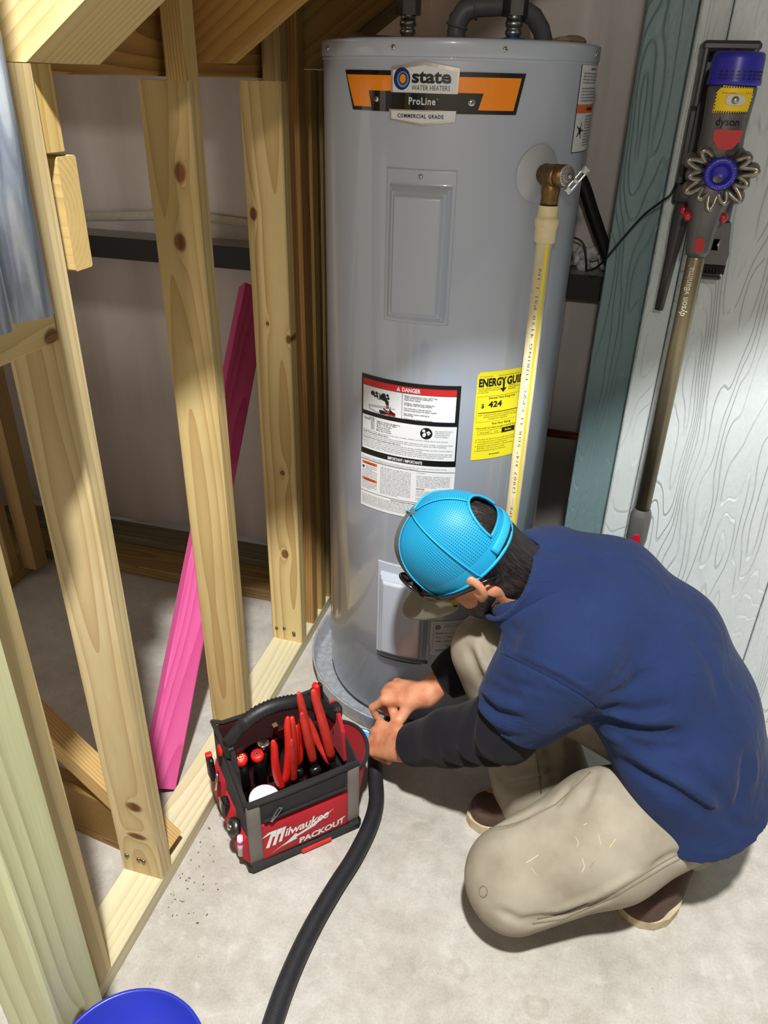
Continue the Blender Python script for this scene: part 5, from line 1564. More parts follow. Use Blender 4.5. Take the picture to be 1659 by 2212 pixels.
def crown(az, el, grow=0.0):
    """az 0 = front, grows to the wearer's left; el 0 = rim, 90 = button"""
    a, e = radians(az), radians(el)
    ce = max(0.0, cos(e)) ** 0.78
    l, f_, u = (CRL + grow) * sin(a) * ce, (CRF + grow) * cos(a) * (1.0 if cos(a) > 0 else 0.965) * ce - 0.002, CZ + (CRU + grow) * sin(e) * (1.0 + 0.06 * max(0, cos(a)) * cos(e))
    return (l, f_, u)
def rim_el(az):
    """rim dips toward the back"""
    return -13.0 - 12.0 * (1 - cos(radians(az))) / 2
def crown_part(name, az0, az1, m, parent, nu=72, nv=34, hole=None):
    mb = MB(); uvs = []
    vs = []; fs = []
    for j in range(nv + 1):
        for i in range(nu + 1):
            az = az0 + (az1 - az0) * i / nu
            el = rim_el(az) + (90 - rim_el(az)) * j / nv
            vs.append(crown(az, el)); uvs.append((az / 360.0, j / nv))
    for j in range(nv):
        for i in range(nu):
            az = az0 + (az1 - az0) * (i + 0.5) / nu
            el = rim_el(az) + (90 - rim_el(az)) * (j + 0.5) / nv
            if hole and hole(az, el): continue
            fs.append((j * (nu + 1) + i, j * (nu + 1) + i + 1, (j + 1) * (nu + 1) + i + 1, (j + 1) * (nu + 1) + i))
    me = bpy.data.meshes.new(name); me.from_pydata(vs, [], fs)
    ul = me.uv_layers.new(name='UVMap')
    for lp in me.loops: ul.data[lp.index].uv = uvs[lp.vertex_index]
    me.polygons.foreach_set('use_smooth', np.ones(len(me.polygons), bool)); me.materials.append(m)
    me.update()
    o = link(name, me, parent, HM)
    sm = o.modifiers.new('thick', 'SOLIDIFY'); sm.thickness = 0.0022; sm.offset = 1.0
    return o
capo = empty('cap', M=HM, parent=person)
capo['label'] = 'turquoise mesh trucker cap with grey front and brim'
hole_f = lambda az, el: ((abs(az - 180) / 29.0) ** 2 + (max(0.0, el + 2.0) / 34.0) ** 2 < 1.0) and el > -2.0
crown_part('crown_mesh', 52, 308, capm, capo, 150, 44, hole_f)
crown_part('front_panel', -52, 52, cap_grey, capo, 50, 34)
# panel seams over the mesh, rim band, strap edge of the opening
seam_m = mat('turquoise_tape', (30, 164, 208), 0.6)
for az in (52, 112, 180, 248, 308):
    e0 = 33 if az == 180 else rim_el(az)
    MB().tube([crown(az, e, 0.0022) for e in np.linspace(e0, 88, 24)], 0.0014, 6, flat=(1.5, 0.7)).build('seam', seam_m, capo)
MB().tube([crown(az, rim_el(az) + 1.0, 0.0020) for az in np.linspace(52, 308, 60)], 0.0024, 6, flat=(0.6, 1.5)).build('rim_band', seam_m, capo)
op = [crown(180 + 29 * cos(t), -2.0 + 34 * sin(t), 0.0015) for t in np.linspace(0, pi, 30)]
MB().tube(op, 0.0026, 6).build('opening_edge', seam_m, capo)
MB().tube([crown(az, -13, 0.003) for az in np.linspace(140, 220, 24)], 0.009, 8, flat=(0.22, 1.0)).build('strap', seam_m, capo)
MB().ball((0, -0.004, CZ + CRU + 0.002), (0.008, 0.008, 0.004), 10).build('button', cap_grey, capo)
def brim_pt(u, v, dz=0.0):
    a = radians(-62 + 124 * u)
    l0, f0, z0 = crown(degrees_(a), rim_el(degrees_(a)) + 1)
    out = 0.104 * v * (max(0.0, cos(a * 1.44)) ** 0.55)
    l, f_ = l0 * (1 + 0.06 * v), f0 + out
    return (l, f_, z0 - 0.026 * v - 2.6 * (l ** 2) * (0.35 + 0.65 * v) + 0.004 + dz)
def degrees_(a): return a * 180 / pi
mb = MB().grid(lambda u, v: brim_pt(u, v), 40, 12)
mb2 = MB().grid(lambda u, v: brim_pt(u, v, -0.0032), 40, 12); mb.add(mb2.v, mb2.f, smooth=True)
e1 = [brim_pt(i / 40, 1.0) for i in range(41)]; e2_ = [brim_pt(i / 40, 1.0, -0.0032) for i in range(41)]
mb.add(e1 + e2_, [(k, k + 1, 41 + k + 1, 41 + k) for k in range(40)])
mb.build('brim', brim_m, capo, HM)

# ---- sunglasses pushed up over the rim
frame_m = mat('sunglass_frame', (20, 20, 21), 0.28, coat=0.3)
lens_m = mat('sunglass_lens', (40, 52, 34), 0.08, coat=1.0)
sg_ = empty('sunglasses', M=HM, parent=person)
sg_['label'] = 'black wraparound sunglasses with green lenses resting on the cap'
for s_ in (-1, 1):
    # temple arm from hinge back past the ear
    pts = [crown(s_ * 44, -9, 0.011), crown(s_ * 62, -12, 0.010), crown(s_ * 80, -16, 0.008), crown(s_ * 96, -22, 0.006), crown(s_ * 110, -29, 0.004), crown(s_ * 120, -36, 0.004)]
    arm = MB().tube(pts, [0.0095, 0.0075, 0.006, 0.005, 0.0045, 0.004], 10, flat=(0.42, 1.0)).build('temple', frame_m, sg_, HM)
    lp = [(s_ * (25 + 19 * cos(t)), 4 + 13 * sin(t)) for t in np.linspace(0, 2 * pi, 24, endpoint=False)]
    MB().tube([crown(a_, e_, 0.0125) for a_, e_ in lp], 0.0034, 8, closed=True).build('rim', frame_m, sg_, HM)
    vs = [crown(s_ * 25, 4, 0.014)] + [crown(a_, e_, 0.0118) for a_, e_ in lp]
    MB().add(vs, [(0, 1 + k, 1 + (k + 1) % 24) for k in range(24)], smooth=True).build('lens', lens_m, sg_, HM)
MB().tube([crown(a_, 8, 0.013) for a_ in (-8, 0, 8)], 0.0034, 8).build('bridge', frame_m, sg_, HM)

# ---- seams, hems, paint marks
navy_d = cloth('navy_thread', (24, 36, 70), 0.9); khaki_d = cloth('khaki_thread', (128, 117, 98), 0.9)
stitch('armhole_seam', shirt, [(1084, 1410), (1130, 1432), (1200, 1467), (1260, 1502), (1290, 1523)], 0.0012, navy_d)
stitch('side_seam', trousers, [(1150, 1995), (1215, 1985), (1330, 1935), (1440, 1870), (1530, 1822), (1590, 1802)], 0.0013, khaki_d)
stitch('side_seam', trousers, [(1160, 1984), (1222, 1972), (1330, 1924), (1440, 1858), (1530, 1810)], 0.0011, khaki_d)
stitch('knee_seam', trousers, [(1058, 1790), (1100, 1783), (1135, 1772)], 0.0012, khaki_d)
stitch('inner_seam', trousers, [(1140, 1770), (1200, 1738), (1245, 1698), (1275, 1668)], 0.0012, khaki_d)
stitch('shin_seam', trousers, [(1152, 1600), (1163, 1660), (1170, 1724)], 0.0012, khaki_d)
pm = mat('paint_mark', (190, 181, 164), 0.85); py_ = mat('yellow_paint', (206, 200, 96), 0.8); pd_ = mat('oil_stain', (128, 116, 92), 0.9)
for pts, m_, r_ in (([(1135, 1864), (1150, 1855), (1163, 1846)], pm, 0.0030), ([(1258, 1855), (1263, 1872), (1256, 1888)], pm, 0.0030), ([(1243, 1808), (1250, 1820), (1246, 1832)], pm, 0.0022), ([(1293, 1802), (1296, 1815), (1299, 1826)], pm, 0.0020),
                    ([(1316, 1832), (1322, 1822), (1330, 1812)], py_, 0.0022), ([(1148, 1874), (1154, 1884), (1160, 1890)], pm, 0.0014), ([(1260, 1782), (1264, 1780), (1268, 1778)], pm, 0.0028), ([(1275, 1874), (1280, 1866), (1284, 1860)], pd_, 0.0024)):
    stitch('paint_mark', trousers, pts, r_ * 1.25, m_, lift=-r_ * 1.12, n=3)
hq = surf(_BV[trousers.name], [(1044 + 9 * cos(t), 1926 + 12 * sin(t)) for t in np.linspace(0, 2 * pi, 12)], 2)
if len(hq) > 5: MB().tube([q[0] for q in hq], 0.0012, 6).build('frayed_hole', khaki_d, trousers)
# ================================================================== TOOL BAG AND ITS TOOLS
BM = T((-0.4895, 1.0735, 0.0)) @ RZ(44.2)
bag = empty('tool_bag', M=BM)
tag(bag, 'open red and black tool bag full of hand tools on the concrete floor', 'tool bag')
red_f = cloth('red_nylon', (184, 36, 46), 0.7, weave=1200, bump=0.3, fade=0.12)
grey_f = cloth('grey_nylon', (122, 116, 108), 0.8, weave=1200, bump=0.3)
blk_f = cloth('black_nylon', (44, 42, 42), 0.8, weave=1200, bump=0.35, fade=0.25)
blk_r = mat('black_rubber', (26, 26, 27), 0.5, noise=0.15, nscale=40)
dark_in = cloth('bag_lining', (60, 14, 18), 0.9)
red_p = mat('red_grip', (214, 34, 26), 0.42, noise=0.08, nscale=30)
red_p2 = mat('worn_red_grip', (190, 48, 36), 0.5, noise=0.18, nscale=40)
tool_st = mat('tool_steel', (92, 90, 88), 0.35, 0.9, noise=0.2, nscale=60)
HWB, HDB = 0.122, 0.100
# moulded base
MB().box((0, 0, 0.014), (2 * HWB + 0.016, 2 * HDB + 0.012, 0.028), ch=0.008).build('base', blk_r, bag, BM)
MB().box((0.02, -HDB - 0.006, 0.010), (0.07, 0.006, 0.012), ch=0.002).build('base_tab', red_p, bag, BM)
MB().box((0, 0, 0.032), (2 * HWB - 0.012, 2 * HDB - 0.012, 0.006)).build('lining', dark_in, bag, BM)
def wall_panel(name, m, x0, x1, z0, z1, y, bulge, thick=0.006, axis='y', nu=24, nv=14, top=None, sgn=-1):
    """padded panel: outer face bulges, inner face flat"""
    def pt(u, v, o):
        x = x0 + (x1 - x0) * u
        zt = top(u) if top else z1
        z = z0 + (zt - z0) * v
        e = min(1, 8 * min(u, 1 - u, v, 1 - v) + 0.02) ** 0.5
        d = (thick / 2 + bulge * sin(pi * u) ** 0.5 * sin(pi * min(1, max(0, v))) ** 0.5) * e if o else -thick / 2
        return (x, y + sgn * d, z) if axis == 'y' else (y + sgn * d, x, z)
    mb = MB().grid(lambda u, v: pt(u, v, 1), nu, nv); mb.grid(lambda u, v: pt(u, v, 0), nu, nv)
    ring = [(i / nu, 0) for i in range(nu)] + [(1, j / nv) for j in range(nv)] + [(1 - i / nu, 1) for i in range(nu)] + [(0, 1 - j / nv) for j in range(nv)]
    a_ = [pt(u, v, 1) for u, v in ring]; b_ = [pt(u, v, 0) for u, v in ring]; n_ = len(ring)
    mb.add(a_ + b_, [(k, (k + 1) % n_, n_ + (k + 1) % n_, n_ + k) for k in range(n_)], smooth=False)
    return mb.build(name, m, bag, BM)
fp = wall_panel('front_pocket', red_f, -HWB + 0.024, HWB - 0.024, 0.028, 0.134, -HDB - 0.001, 0.005)
wall_panel('front_band', blk_f, -HWB + 0.024, HWB - 0.024, 0.136, 0.200, -HDB, 0.004)
wall_panel('corner_strip', grey_f, -HWB - 0.002, -HWB + 0.027, 0.026, 0.200, -HDB + 0.001, 0.005)
wall_panel('corner_strip', grey_f, HWB - 0.027, HWB + 0.002, 0.026, 0.200, -HDB + 0.001, 0.005)
wall_panel('front_lining', blk_f, -HWB, HWB, 0.030, 0.198, -HDB + 0.007, 0.0)
# zip and its pull
MB().box((0, -HDB - 0.0085, 0.150), (2 * HWB - 0.060, 0.004, 0.008), ch=0.001).build('zip', blk_r, bag, BM)
zp = MB()
Mz = T((-HWB + 0.046, -HDB - 0.012, 0.152)) @ RY(-52)
zp.box((0, 0, 0.0), (0.010, 0.004, 0.007)).box((0.017, 0, 0.004), (0.026, 0.003, 0.003)).box((0.017, 0, -0.004), (0.026, 0.003, 0.003)).box((0.030, 0, 0), (0.004, 0.003, 0.011)).box((0.008, 0, 0), (0.004, 0.003, 0.011))
zp.build('zip_pull', zinc, bag, BM @ Mz)
# left side: tall flap with a sloping top edge, three pockets
side_top = lambda u: 0.200 + 0.052 * min(1.0, u * 1.35) ** 0.8
wall_panel('side_panel', blk_f, -HDB, HDB, 0.028, 0.25, -HWB, 0.002, axis='x', top=side_top)
for k, (y0, y1, zt) in enumerate(((-0.094, -0.036, 0.105), (-0.036, 0.024, 0.125), (0.024, 0.092, 0.150))):
    wall_panel('side_pocket', red_f, y0, y1, 0.026, zt, -HWB - 0.004, 0.016, axis='x', nu=14)
MB().tube([(-HWB - 0.001, -HDB + 2 * HDB * u, side_top(u)) for u in np.linspace(0, 1, 16)], 0.005, 8).build('binding', blk_f, bag, BM)
# right side: panel and a flared pocket with bound rim
wall_panel('side_panel', blk_f, -HDB, HDB, 0.028, 0.25, HWB, 0.002, axis='x', top=side_top, sgn=1)
def flare(u, v):
    y = -0.085 + 0.150 * u
    out = (0.012 + 0.040 * v) * sin(pi * u) ** 0.45 + 0.004
    return (HWB + out, y, 0.030 + 0.135 * v + 0.012 * sin(pi * u))
pk = MB().grid(flare, 24, 12); pk.grid(lambda u, v: tuple(Vector(flare(u, v)) - Vector((0.003, 0, 0))), 24, 12)
po = pk.build('side_pocket', red_f, bag, BM)
MB().tube([flare(u, 1.0) for u in np.linspace(0, 1, 25)], 0.0042, 8).build('binding', blk_f, bag, BM)
MB().tube([flare(1.0, v) for v in np.linspace(0, 1, 8)], 0.0036, 8).build('binding', blk_f, bag, BM)
# back wall, top bindings
wall_panel('back_panel', dark_in, -HWB, HWB, 0.028, 0.235, HDB, 0.003, sgn=1)
wall_panel('inner_pocket', dark_in, -HWB + 0.01, HWB - 0.01, 0.030, 0.165, HDB - 0.020, 0.004)
MB().tube([(-HWB, HDB, 0.250), (-HWB + 0.02, HDB, 0.238), (0, HDB, 0.236), (HWB - 0.02, HDB, 0.240), (HWB, HDB, 0.252)], 0.005, 8).build('binding', blk_f, bag, BM)
MB().tube([(-HWB, -HDB, 0.200), (-0.05, -HDB - 0.003, 0.198), (0.05, -HDB - 0.003, 0.199), (HWB, -HDB, 0.201)], 0.0052, 8).build('binding', blk_f, bag, BM)
# red shoulder pieces at the handle ends
for s_ in (-1, 1):
    MB().prism([(-0.050, 0.16), (0.050, 0.16), (0.040, 0.235), (0.020, 0.268), (-0.020, 0.268), (-0.040, 0.235)], -0.004, 0.004, M=T((s_ * (HWB - 0.006), 0, 0)) @ RX(90) @ RY(90)).build('handle_mount', red_f if s_ > 0 else blk_f, bag, BM)
    MB().box((s_ * (HWB - 0.004), 0, 0.262), (0.022, 0.030, 0.034), ch=0.006).build('handle_socket', blk_r, bag, BM)
    MB().lathe([(0, 0.005), (0.011, 0.004), (0.013, 0)], 16).build('rivet', red_p, bag, BM @ frame((s_ * (HWB + 0.006), 0.034, 0.232), (s_, 0, 0.2)))
hpts = []; hr_ = []
for k in range(61):
    t = k / 60
    x = -HWB + 0.002 + (2 * HWB - 0.004) * t
    z = 0.278 + 0.074 * (1 - abs(2 * t - 1) ** 2.4)
    hpts.append((x, 0.0, z - 0.040 * t)); rib = 0.0012 * (1 if k % 2 else -1) if 10 < k < 52 else 0.0
    hr_.append((0.0150 if 8 < k < 54 else 0.0125) + rib)
MB().tube(hpts, hr_, 14).build('handle', blk_r, bag, BM)
# brand print on the front pocket
def on_bag(x, y, l):
    u = (x + HWB - 0.024) / (2 * HWB - 0.048); v = (y - 0.028) / 0.106
    e = min(1, 8 * min(u, 1 - u, v, 1 - v) + 0.02)
    e = max(0.05, e) ** 0.5
    d_ = (0.003 + 0.005 * max(0, sin(pi * u)) ** 0.5 * max(0, sin(pi * v)) ** 0.5) * e
    return (x, -HDB - 0.001 - d_ - 0.0008 - l, y)
dd = Decal(on_bag, lift=0.0003, curved=False)
r_ = radians(3.0)
sh_ = 0.30
def stem(x, y0, y1, w_): dd.poly([(x + sh_ * (y0 - 0.08), y0), (x + w_ + sh_ * (y0 - 0.08), y0), (x + w_ + sh_ * (y1 - 0.08), y1), (x + sh_ * (y1 - 0.08), y1)], 0, 1)
for kx_, y0_ in ((-0.0865, 0.064), (-0.0745, 0.068), (-0.0625, 0.072)): stem(kx_, y0_, 0.111, 0.0068)
stem(-0.0815, 0.094, 0.111, 0.006); stem(-0.0695, 0.096, 0.111, 0.006)
dd.poly([(-0.100, 0.094), (-0.082, 0.103), (-0.074, 0.111), (-0.084, 0.109)], 0, 1)
dd.text('ilwaukee', -0.051, 0.082, 0.031, 0, 1, bold=0.018, shear=0.32, width=0.100, rot=r_, res=4, spacing=0.95)
# lightning bolt
dd.poly([(-0.084, 0.042), (-0.036, 0.066), (-0.044, 0.066)], 0, 1); dd.poly([(-0.044, 0.066), (-0.036, 0.066), (-0.026, 0.078), (-0.040, 0.070)], 0, 1)
dd.poly([(-0.060, 0.055), (-0.030, 0.071), (-0.024, 0.062), (-0.034, 0.060)], 0, 1)
dd.poly([(-0.034, 0.060), (-0.022, 0.074), (-0.028, 0.080), (-0.044, 0.064)], 0, 1)
dd.poly([(-0.030, 0.066), (-0.024, 0.074), (0.012, 0.086), (0.016, 0.078)], 0, 1)
dd.poly([(0.016, 0.078), (0.012, 0.086), (0.020, 0.090), (0.022, 0.083)], 0, 1); dd.poly([(0.004, 0.080), (0.022, 0.083), (0.062, 0.104), (0.018, 0.090)], 0, 1)
dd.text('PACKOUT', -0.020, 0.042, 0.0235, 0, 1, bold=0.045, shear=0.12, width=0.108, rot=radians(2.0), res=3)
dd.build('brand_print', [mat('print_white', (232, 230, 226), 0.5)], fp, BM)
# ---- things clipped to the left side pockets
tag(MB().tube([(0.022 * cos(t) * 0.45, 0, 0.022 * sin(t)) for t in np.linspace(0, 2 * pi, 20, endpoint=False)], 0.0028, 8, closed=True).tube([(0.008, 0, -0.012), (0.0105, 0, 0.010)], 0.0032, 8).build('carabiner', chrome, None, BM @ T((-HWB - 0.026, 0.010, 0.175)) @ RZ(70) @ RX(8)),
    'silver carabiner hooked on the side of the red tool bag', 'carabiner')
o = MB().box((0, 0, 0), (0.016, 0.022, 0.050), ch=0.004).build('pocket_torch', blackp, None, BM @ T((-HWB - 0.020, -0.010, 0.118)) @ RX(10))
tag(o, 'small black pocket torch with a steel clip in the bag side pocket', 'torch')
MB().box((-0.009, 0, 0.008), (0.002, 0.012, 0.030)).box((-0.009, 0, 0.026), (0.003, 0.018, 0.006)).build('clip', zinc, o, BM @ T((-HWB - 0.020, -0.010, 0.118)) @ RX(10))
o = MB().lathe([(0, 0.010), (0.012, 0.009), (0.018, 0.006), (0.020, 0.0), (0.018, -0.006), (0, -0.008)], 20).build('tube_cutter', tool_st, None, BM @ T((-HWB - 0.020, -0.062, 0.112)) @ RY(-62))
tag(o, 'small round steel tube cutter poking from the front side pocket', 'tube cutter')
MB().lathe([(0, 0.013), (0.006, 0.012), (0.007, 0.009)], 12).build('cutter_knob', chrome, o, BM @ T((-HWB - 0.020, -0.062, 0.112)) @ RY(-62))
o = MB().tube([(0, 0, -0.04), (0, 0, 0.022)], 0.006, 10).build('marker_pen', mat('pen_white', (222, 210, 216), 0.4), None, BM @ T((-HWB - 0.016, -0.086, 0.088)) @ RX(6))
tag(o, 'white marker pen with a pink tip in the side pocket', 'marker')
MB().tube([(0, 0, 0.0), (0, 0, 0.010)], 0.0063, 10).build('pen_band', mat('pen_pink', (206, 60, 150), 0.4), o, BM @ T((-HWB - 0.016, -0.086, 0.088)) @ RX(6))
o = MB().box((0, 0, 0), (0.012, 0.030, 0.060), ch=0.004).build('utility_knife', blackp, None, BM @ T((-HWB - 0.024, 0.060, 0.165)) @ RX(-6))
tag(o, 'black folding utility knife in the rear side pocket of the tool bag', 'knife')
MB().box((0, 0.004, 0.031), (0.013, 0.014, 0.008), ch=0.002).build('knife_button', red_p, o, BM @ T((-HWB - 0.024, 0.060, 0.165)) @ RX(-6))

# ---- pliers: two dipped grips, steel jaws down in the bag
def pliers(base, t1, t2, m, lab, r=0.0082, bend=0.010):
    """base = pivot, t1/t2 = grip tips, all bag-local"""
    base, t1, t2 = Vector(base), Vector(t1), Vector(t2)
    o = empty('pliers', M=BM @ T(base))
    tag(o, lab, 'pliers', 'red handled pliers in the tool bag')
    out = (t2 - t1); out.normalize()
    for t_, sg in ((t1, -1), (t2, 1)):
        g0 = base.lerp(t_, 0.16)
        pts = []; rs = []
        for k in range(11):
            f_ = k / 10
            p = g0.lerp(t_, f_) + out * sg * bend * sin(pi * min(1, f_ * 1.15)) 
            pts.append(p); rs.append(r * (0.82 + 0.30 * sin(pi * min(1.0, 0.25 + 0.70 * f_))) if k < 10 else r * 0.62)
        pts.append(t_ + (t_ - pts[-2]).normalized() * 0.004); rs.append(r * 0.30)
        MB().tube(pts, rs, 12, flat=(1.0, 0.78)).build('grip', m, o, BM)
        MB().tube([base + Vector((0, 0, -0.006)), base.lerp(t_, 0.10), g0.lerp(t_, 0.06)], [0.0075, 0.0065, 0.006], 8, flat=(1.0, 0.7)).build('shank', tool_st, o, BM)
    MB().lathe([(0, 0.009), (0.008, 0.008), (0.012, 0.005), (0.012, -0.005), (0, -0.008)], 16).build('pivot', tool_st, o, BM @ T(base) @ RX(90))
    MB().prism([(-0.011, 0), (0.011, 0), (0.006, -0.050), (-0.006, -0.050)], -0.005, 0.005, M=T(base) @ RX(90)).build('jaws', tool_st, o, BM)
    return o
pliers((-0.022, -0.040, 0.115), (-0.040, -0.042, 0.284), (-0.006, -0.040, 0.330), red_p, 'bright red handled pliers nearest the white tape roll')
pliers((0.004, -0.030, 0.118), (-0.003, -0.044, 0.272), (0.006, -0.032, 0.318), red_p2, 'worn red handled pliers second from the tape roll', bend=0.006)
pliers((0.052, -0.036, 0.150), (0.026, -0.036, 0.324), (0.027, -0.022, 0.366), red_p2, 'tall red handled pliers standing before the bag handle', bend=0.006)
pliers((0.094, -0.044, 0.135), (0.054, -0.032, 0.370), (0.050, 0.004, 0.270), red_p2, 'tallest red handled pliers nearest the right end of the bag', r=0.0095, bend=0.004)
pliers((0.030, 0.010, 0.110), (0.030, 0.010, 0.246), (0.044, 0.018, 0.252), red_p, 'short red handled pliers half hidden behind the others', bend=0.004)
# ---- screwdrivers standing handle up
for k, (x, y, z, lab) in enumerate(((-0.092, 0.018, 0.205, 'red and black screwdriver with a hex mark on its handle end, nearer the bag side'), (-0.056, 0.020, 0.196, 'red and black screwdriver lying tilted beside the pliers'))):
    M_ = BM @ T((x, y, z)) @ RX(9 + 4 * k) @ RY(-4 - 4 * k)
    o = MB().lathe([(0.0, -0.105), (0.006, -0.104), (0.010, -0.095), (0.0125, -0.060), (0.0125, -0.020), (0.0105, -0.018)], 16).build('screwdriver', blackp, None, M_)
    tag(o, lab, 'screwdriver', 'screwdrivers in the tool bag')
    MB().lathe([(0.0108, -0.018), (0.0135, -0.012), (0.0142, -0.004), (0.0132, 0.002), (0.008, 0.0042), (0.0, 0.0048)], 18).build('grip_end', red_p, o, M_)
    dd = Decal(lambda x_, y_, l: (x_, y_, 0.0049 + l), lift=0.0003, curved=False)
    hx = [(0.0072 * cos(pi / 3 * q), 0.0072 * sin(pi / 3 * q)) for q in range(6)]
    for q in range(6): dd.line(hx[q], hx[(q + 1) % 6], 0.0012, 0, 1)
    dd.line((-0.004, 0), (0.004, 0), 0.0014, 0, 1); dd.line((0, -0.004), (0, 0.004), 0.0014, 0, 1)
    dd.build('end_mark', [mat('mark_cream', (236, 214, 170), 0.5) if k == 0 else blackp], o, M_)
    MB().tube([(0, 0, -0.104), (0, 0, -0.150)], 0.003, 8).build('blade', tool_st, o, M_)
# ---- white roll of tape
M_ = BM @ T((-0.070, -0.052, 0.150)) @ RX(6)
o = MB().lathe([(0.0, 0.0), (0.030, 0.0), (0.0315, -0.002), (0.0315, -0.030), (0.0, -0.030)], 32).build('tape_roll', mat('white_plastic', (226, 226, 232), 0.35), None, M_)
tag(o, 'white round tape roll lying inside the front of the tool bag', 'tape roll')
MB().lathe([(0.024, 0.0008), (0.027, 0.0014), (0.0275, 0.0002)], 32).build('tape_rim', ink_w, o, M_)
# ---- adjustable wrench
M_ = BM @ T((0.012, 0.064, 0.192)) @ RZ(4) @ RY(12)
o = MB().box((0, 0, -0.070), (0.018, 0.007, 0.110), ch=0.002).build('adjustable_wrench', chrome, None, M_)
tag(o, 'chrome adjustable wrench leaning at the back of the tool bag', 'wrench')
MB().prism([(-0.020, -0.012), (0.016, -0.014), (0.022, 0.010), (0.016, 0.028), (0.006, 0.028), (0.004, 0.010), (-0.008, 0.008), (-0.010, 0.024), (-0.020, 0.020)], -0.006, 0.006, M=RX(90)).build('wrench_head', chrome, o, M_)
MB().tube([(-0.004, 0, -0.012), (-0.004, 0, 0.002)], 0.006, 10).build('adjuster', zinc, o, M_)
# chrome sockets and a black flashlight under the handle
M_ = BM @ T((-0.034, 0.048, 0.178)) @ RY(8) @ RX(2)
o = MB().tube([(0, 0, -0.10), (0, 0, 0.0)], [0.011, 0.012], 14).build('flashlight', blackp, None, M_); tag(o, 'black pen flashlight leaning under the tool bag handle', 'flashlight')
MB().lathe([(0.012, 0.0), (0.0145, 0.004), (0.0145, 0.016), (0.012, 0.018), (0.0, 0.014)], 16).build('flashlight_head', chrome, o, M_)
M_ = BM @ T((0.105, 0.070, 0.245)) @ RX(-10)
o = MB().box((0, 0, 0), (0.014, 0.022, 0.075), ch=0.005).build('snips_latch', red_p, None, M_); tag(o, 'red handled snips hanging at the back corner of the tool bag', 'snips')
MB().box((0.010, 0, 0.012), (0.008, 0.016, 0.045), ch=0.003).build('snips_grip', blackp, o, M_)
M_ = BM @ T((0.128, 0.030, 0.215)) @ RX(-6)
o = MB().box((0, 0, 0.010), (0.014, 0.022, 0.060), ch=0.005).build('tubing_clip', red_p, None, M_); tag(o, 'red plastic clip with a black cord on the right end of the bag', 'clip')
MB().tube([(0, -0.012, 0.03), (-0.012, -0.020, 0.01), (-0.016, -0.026, -0.02), (-0.010, -0.020, -0.035)], 0.0018, 6).build('cord', blackp, o, M_)
o = MB().tube([(0.075, 0.055, 0.14), (0.078, 0.050, 0.215)], 0.007, 10).build('glue_brush', mat('bright_blue', (30, 110, 220), 0.45), None, BM); tag(o, 'bright blue plastic handle between the tall pliers', 'brush')
# ================================================================== STICK VACUUM ON ITS WALL DOCK
VX, VY = 0.1625, 1.560
blue_p = mat('filter_blue', (48, 44, 168), 0.35, noise=0.05)
gun = mat('vacuum_grey', (104, 102, 102), 0.32, 0.35, noise=0.05)
dgrey = mat('dock_grey', (60, 59, 58), 0.36, noise=0.08)
nickel = mat('cyclone_nickel', (150, 144, 134), 0.3, 0.85)
gold = mat('wand_gold', (142, 132, 104), 0.34, 0.75, noise=0.05)
red_b = mat('button_red', (186, 20, 36), 0.25, coat=0.5)
yel = mat('sticker_yellow', (246, 208, 22), 0.45)
vac = empty('stick_vacuum', (VX, VY, 0.22))
tag(vac, 'cordless stick vacuum with blue filter cap hanging on the grey-green wall', 'vacuum')
VM = T((VX, VY, 0))
V0 = T((VX, VY, 0))
def vp(mb, name, m, parent=vac, M=None): return mb.build(name, m, parent, V0 @ (M if M is not None else Matrix()))
fc = vp(MB().lathe([(0.0, 1.490), (0.036, 1.490), (0.0395, 1.487), (0.0405, 1.480), (0.0415, 1.452), (0.0425, 1.449), (0.0425, 1.443), (0.036, 1.442)], 40), 'filter_cap', blue_p)
for k in range(28):
    a = 2 * pi * k / 28
    if 0.18 < (k / 28.0 + 0.25) % 0.5 < 0.36: continue
    for z in (1.462, 1.457, 1.452):
        vp(MB().box((0, 0, 0), (0.0052, 0.0012, 0.0018)), 'vent_slot', blackp, fc, T((0.0416 * cos(a), 0.0416 * sin(a), z)) @ RZ(math.degrees(a) + 90))
body = vp(MB().lathe([(0.034, 1.443), (0.0385, 1.440), (0.0385, 1.430), (0.0365, 1.395), (0.0355, 1.375), (0.0365, 1.352), (0.034, 1.335), (0.030, 1.318), (0.0, 1.318)], 40), 'motor_body', gun)
def on_body(x, y, l):
    r = 0.0388 + (y - 1.44) * 0.055 + 0.0008 + l
    a = -pi / 2 + x / 0.0385
    return (r * cos(a), r * sin(a), y)
dd = Decal(on_body, lift=0.0003, step=0.004)
dd.poly([(-0.030, 1.402), (0.032, 1.404), (0.036, 1.428), (0.030, 1.440), (-0.018, 1.442), (-0.028, 1.432)], 0, 1)
for k in range(16):
    x = -0.029 + 0.0039 * k
    dd.poly([(x, 1.4025), (x + 0.002, 1.4025), (x + 0.0032, 1.4052), (x + 0.0012, 1.4052)], 1, 2)
    if k < 13: dd.poly([(x + 0.008, 1.4385), (x + 0.010, 1.4385), (x + 0.0112, 1.4412), (x + 0.0092, 1.4412)], 1, 2)
for k in range(6):
    dd.poly([(-0.0285, 1.407 + 0.005 * k), (-0.0262, 1.4082 + 0.005 * k), (-0.0262, 1.4104 + 0.005 * k), (-0.0285, 1.4092 + 0.005 * k)], 1, 2)
    dd.poly([(0.0322, 1.407 + 0.005 * k), (0.0345, 1.4082 + 0.005 * k), (0.0345, 1.4104 + 0.005 * k), (0.0322, 1.4092 + 0.005 * k)], 1, 2)
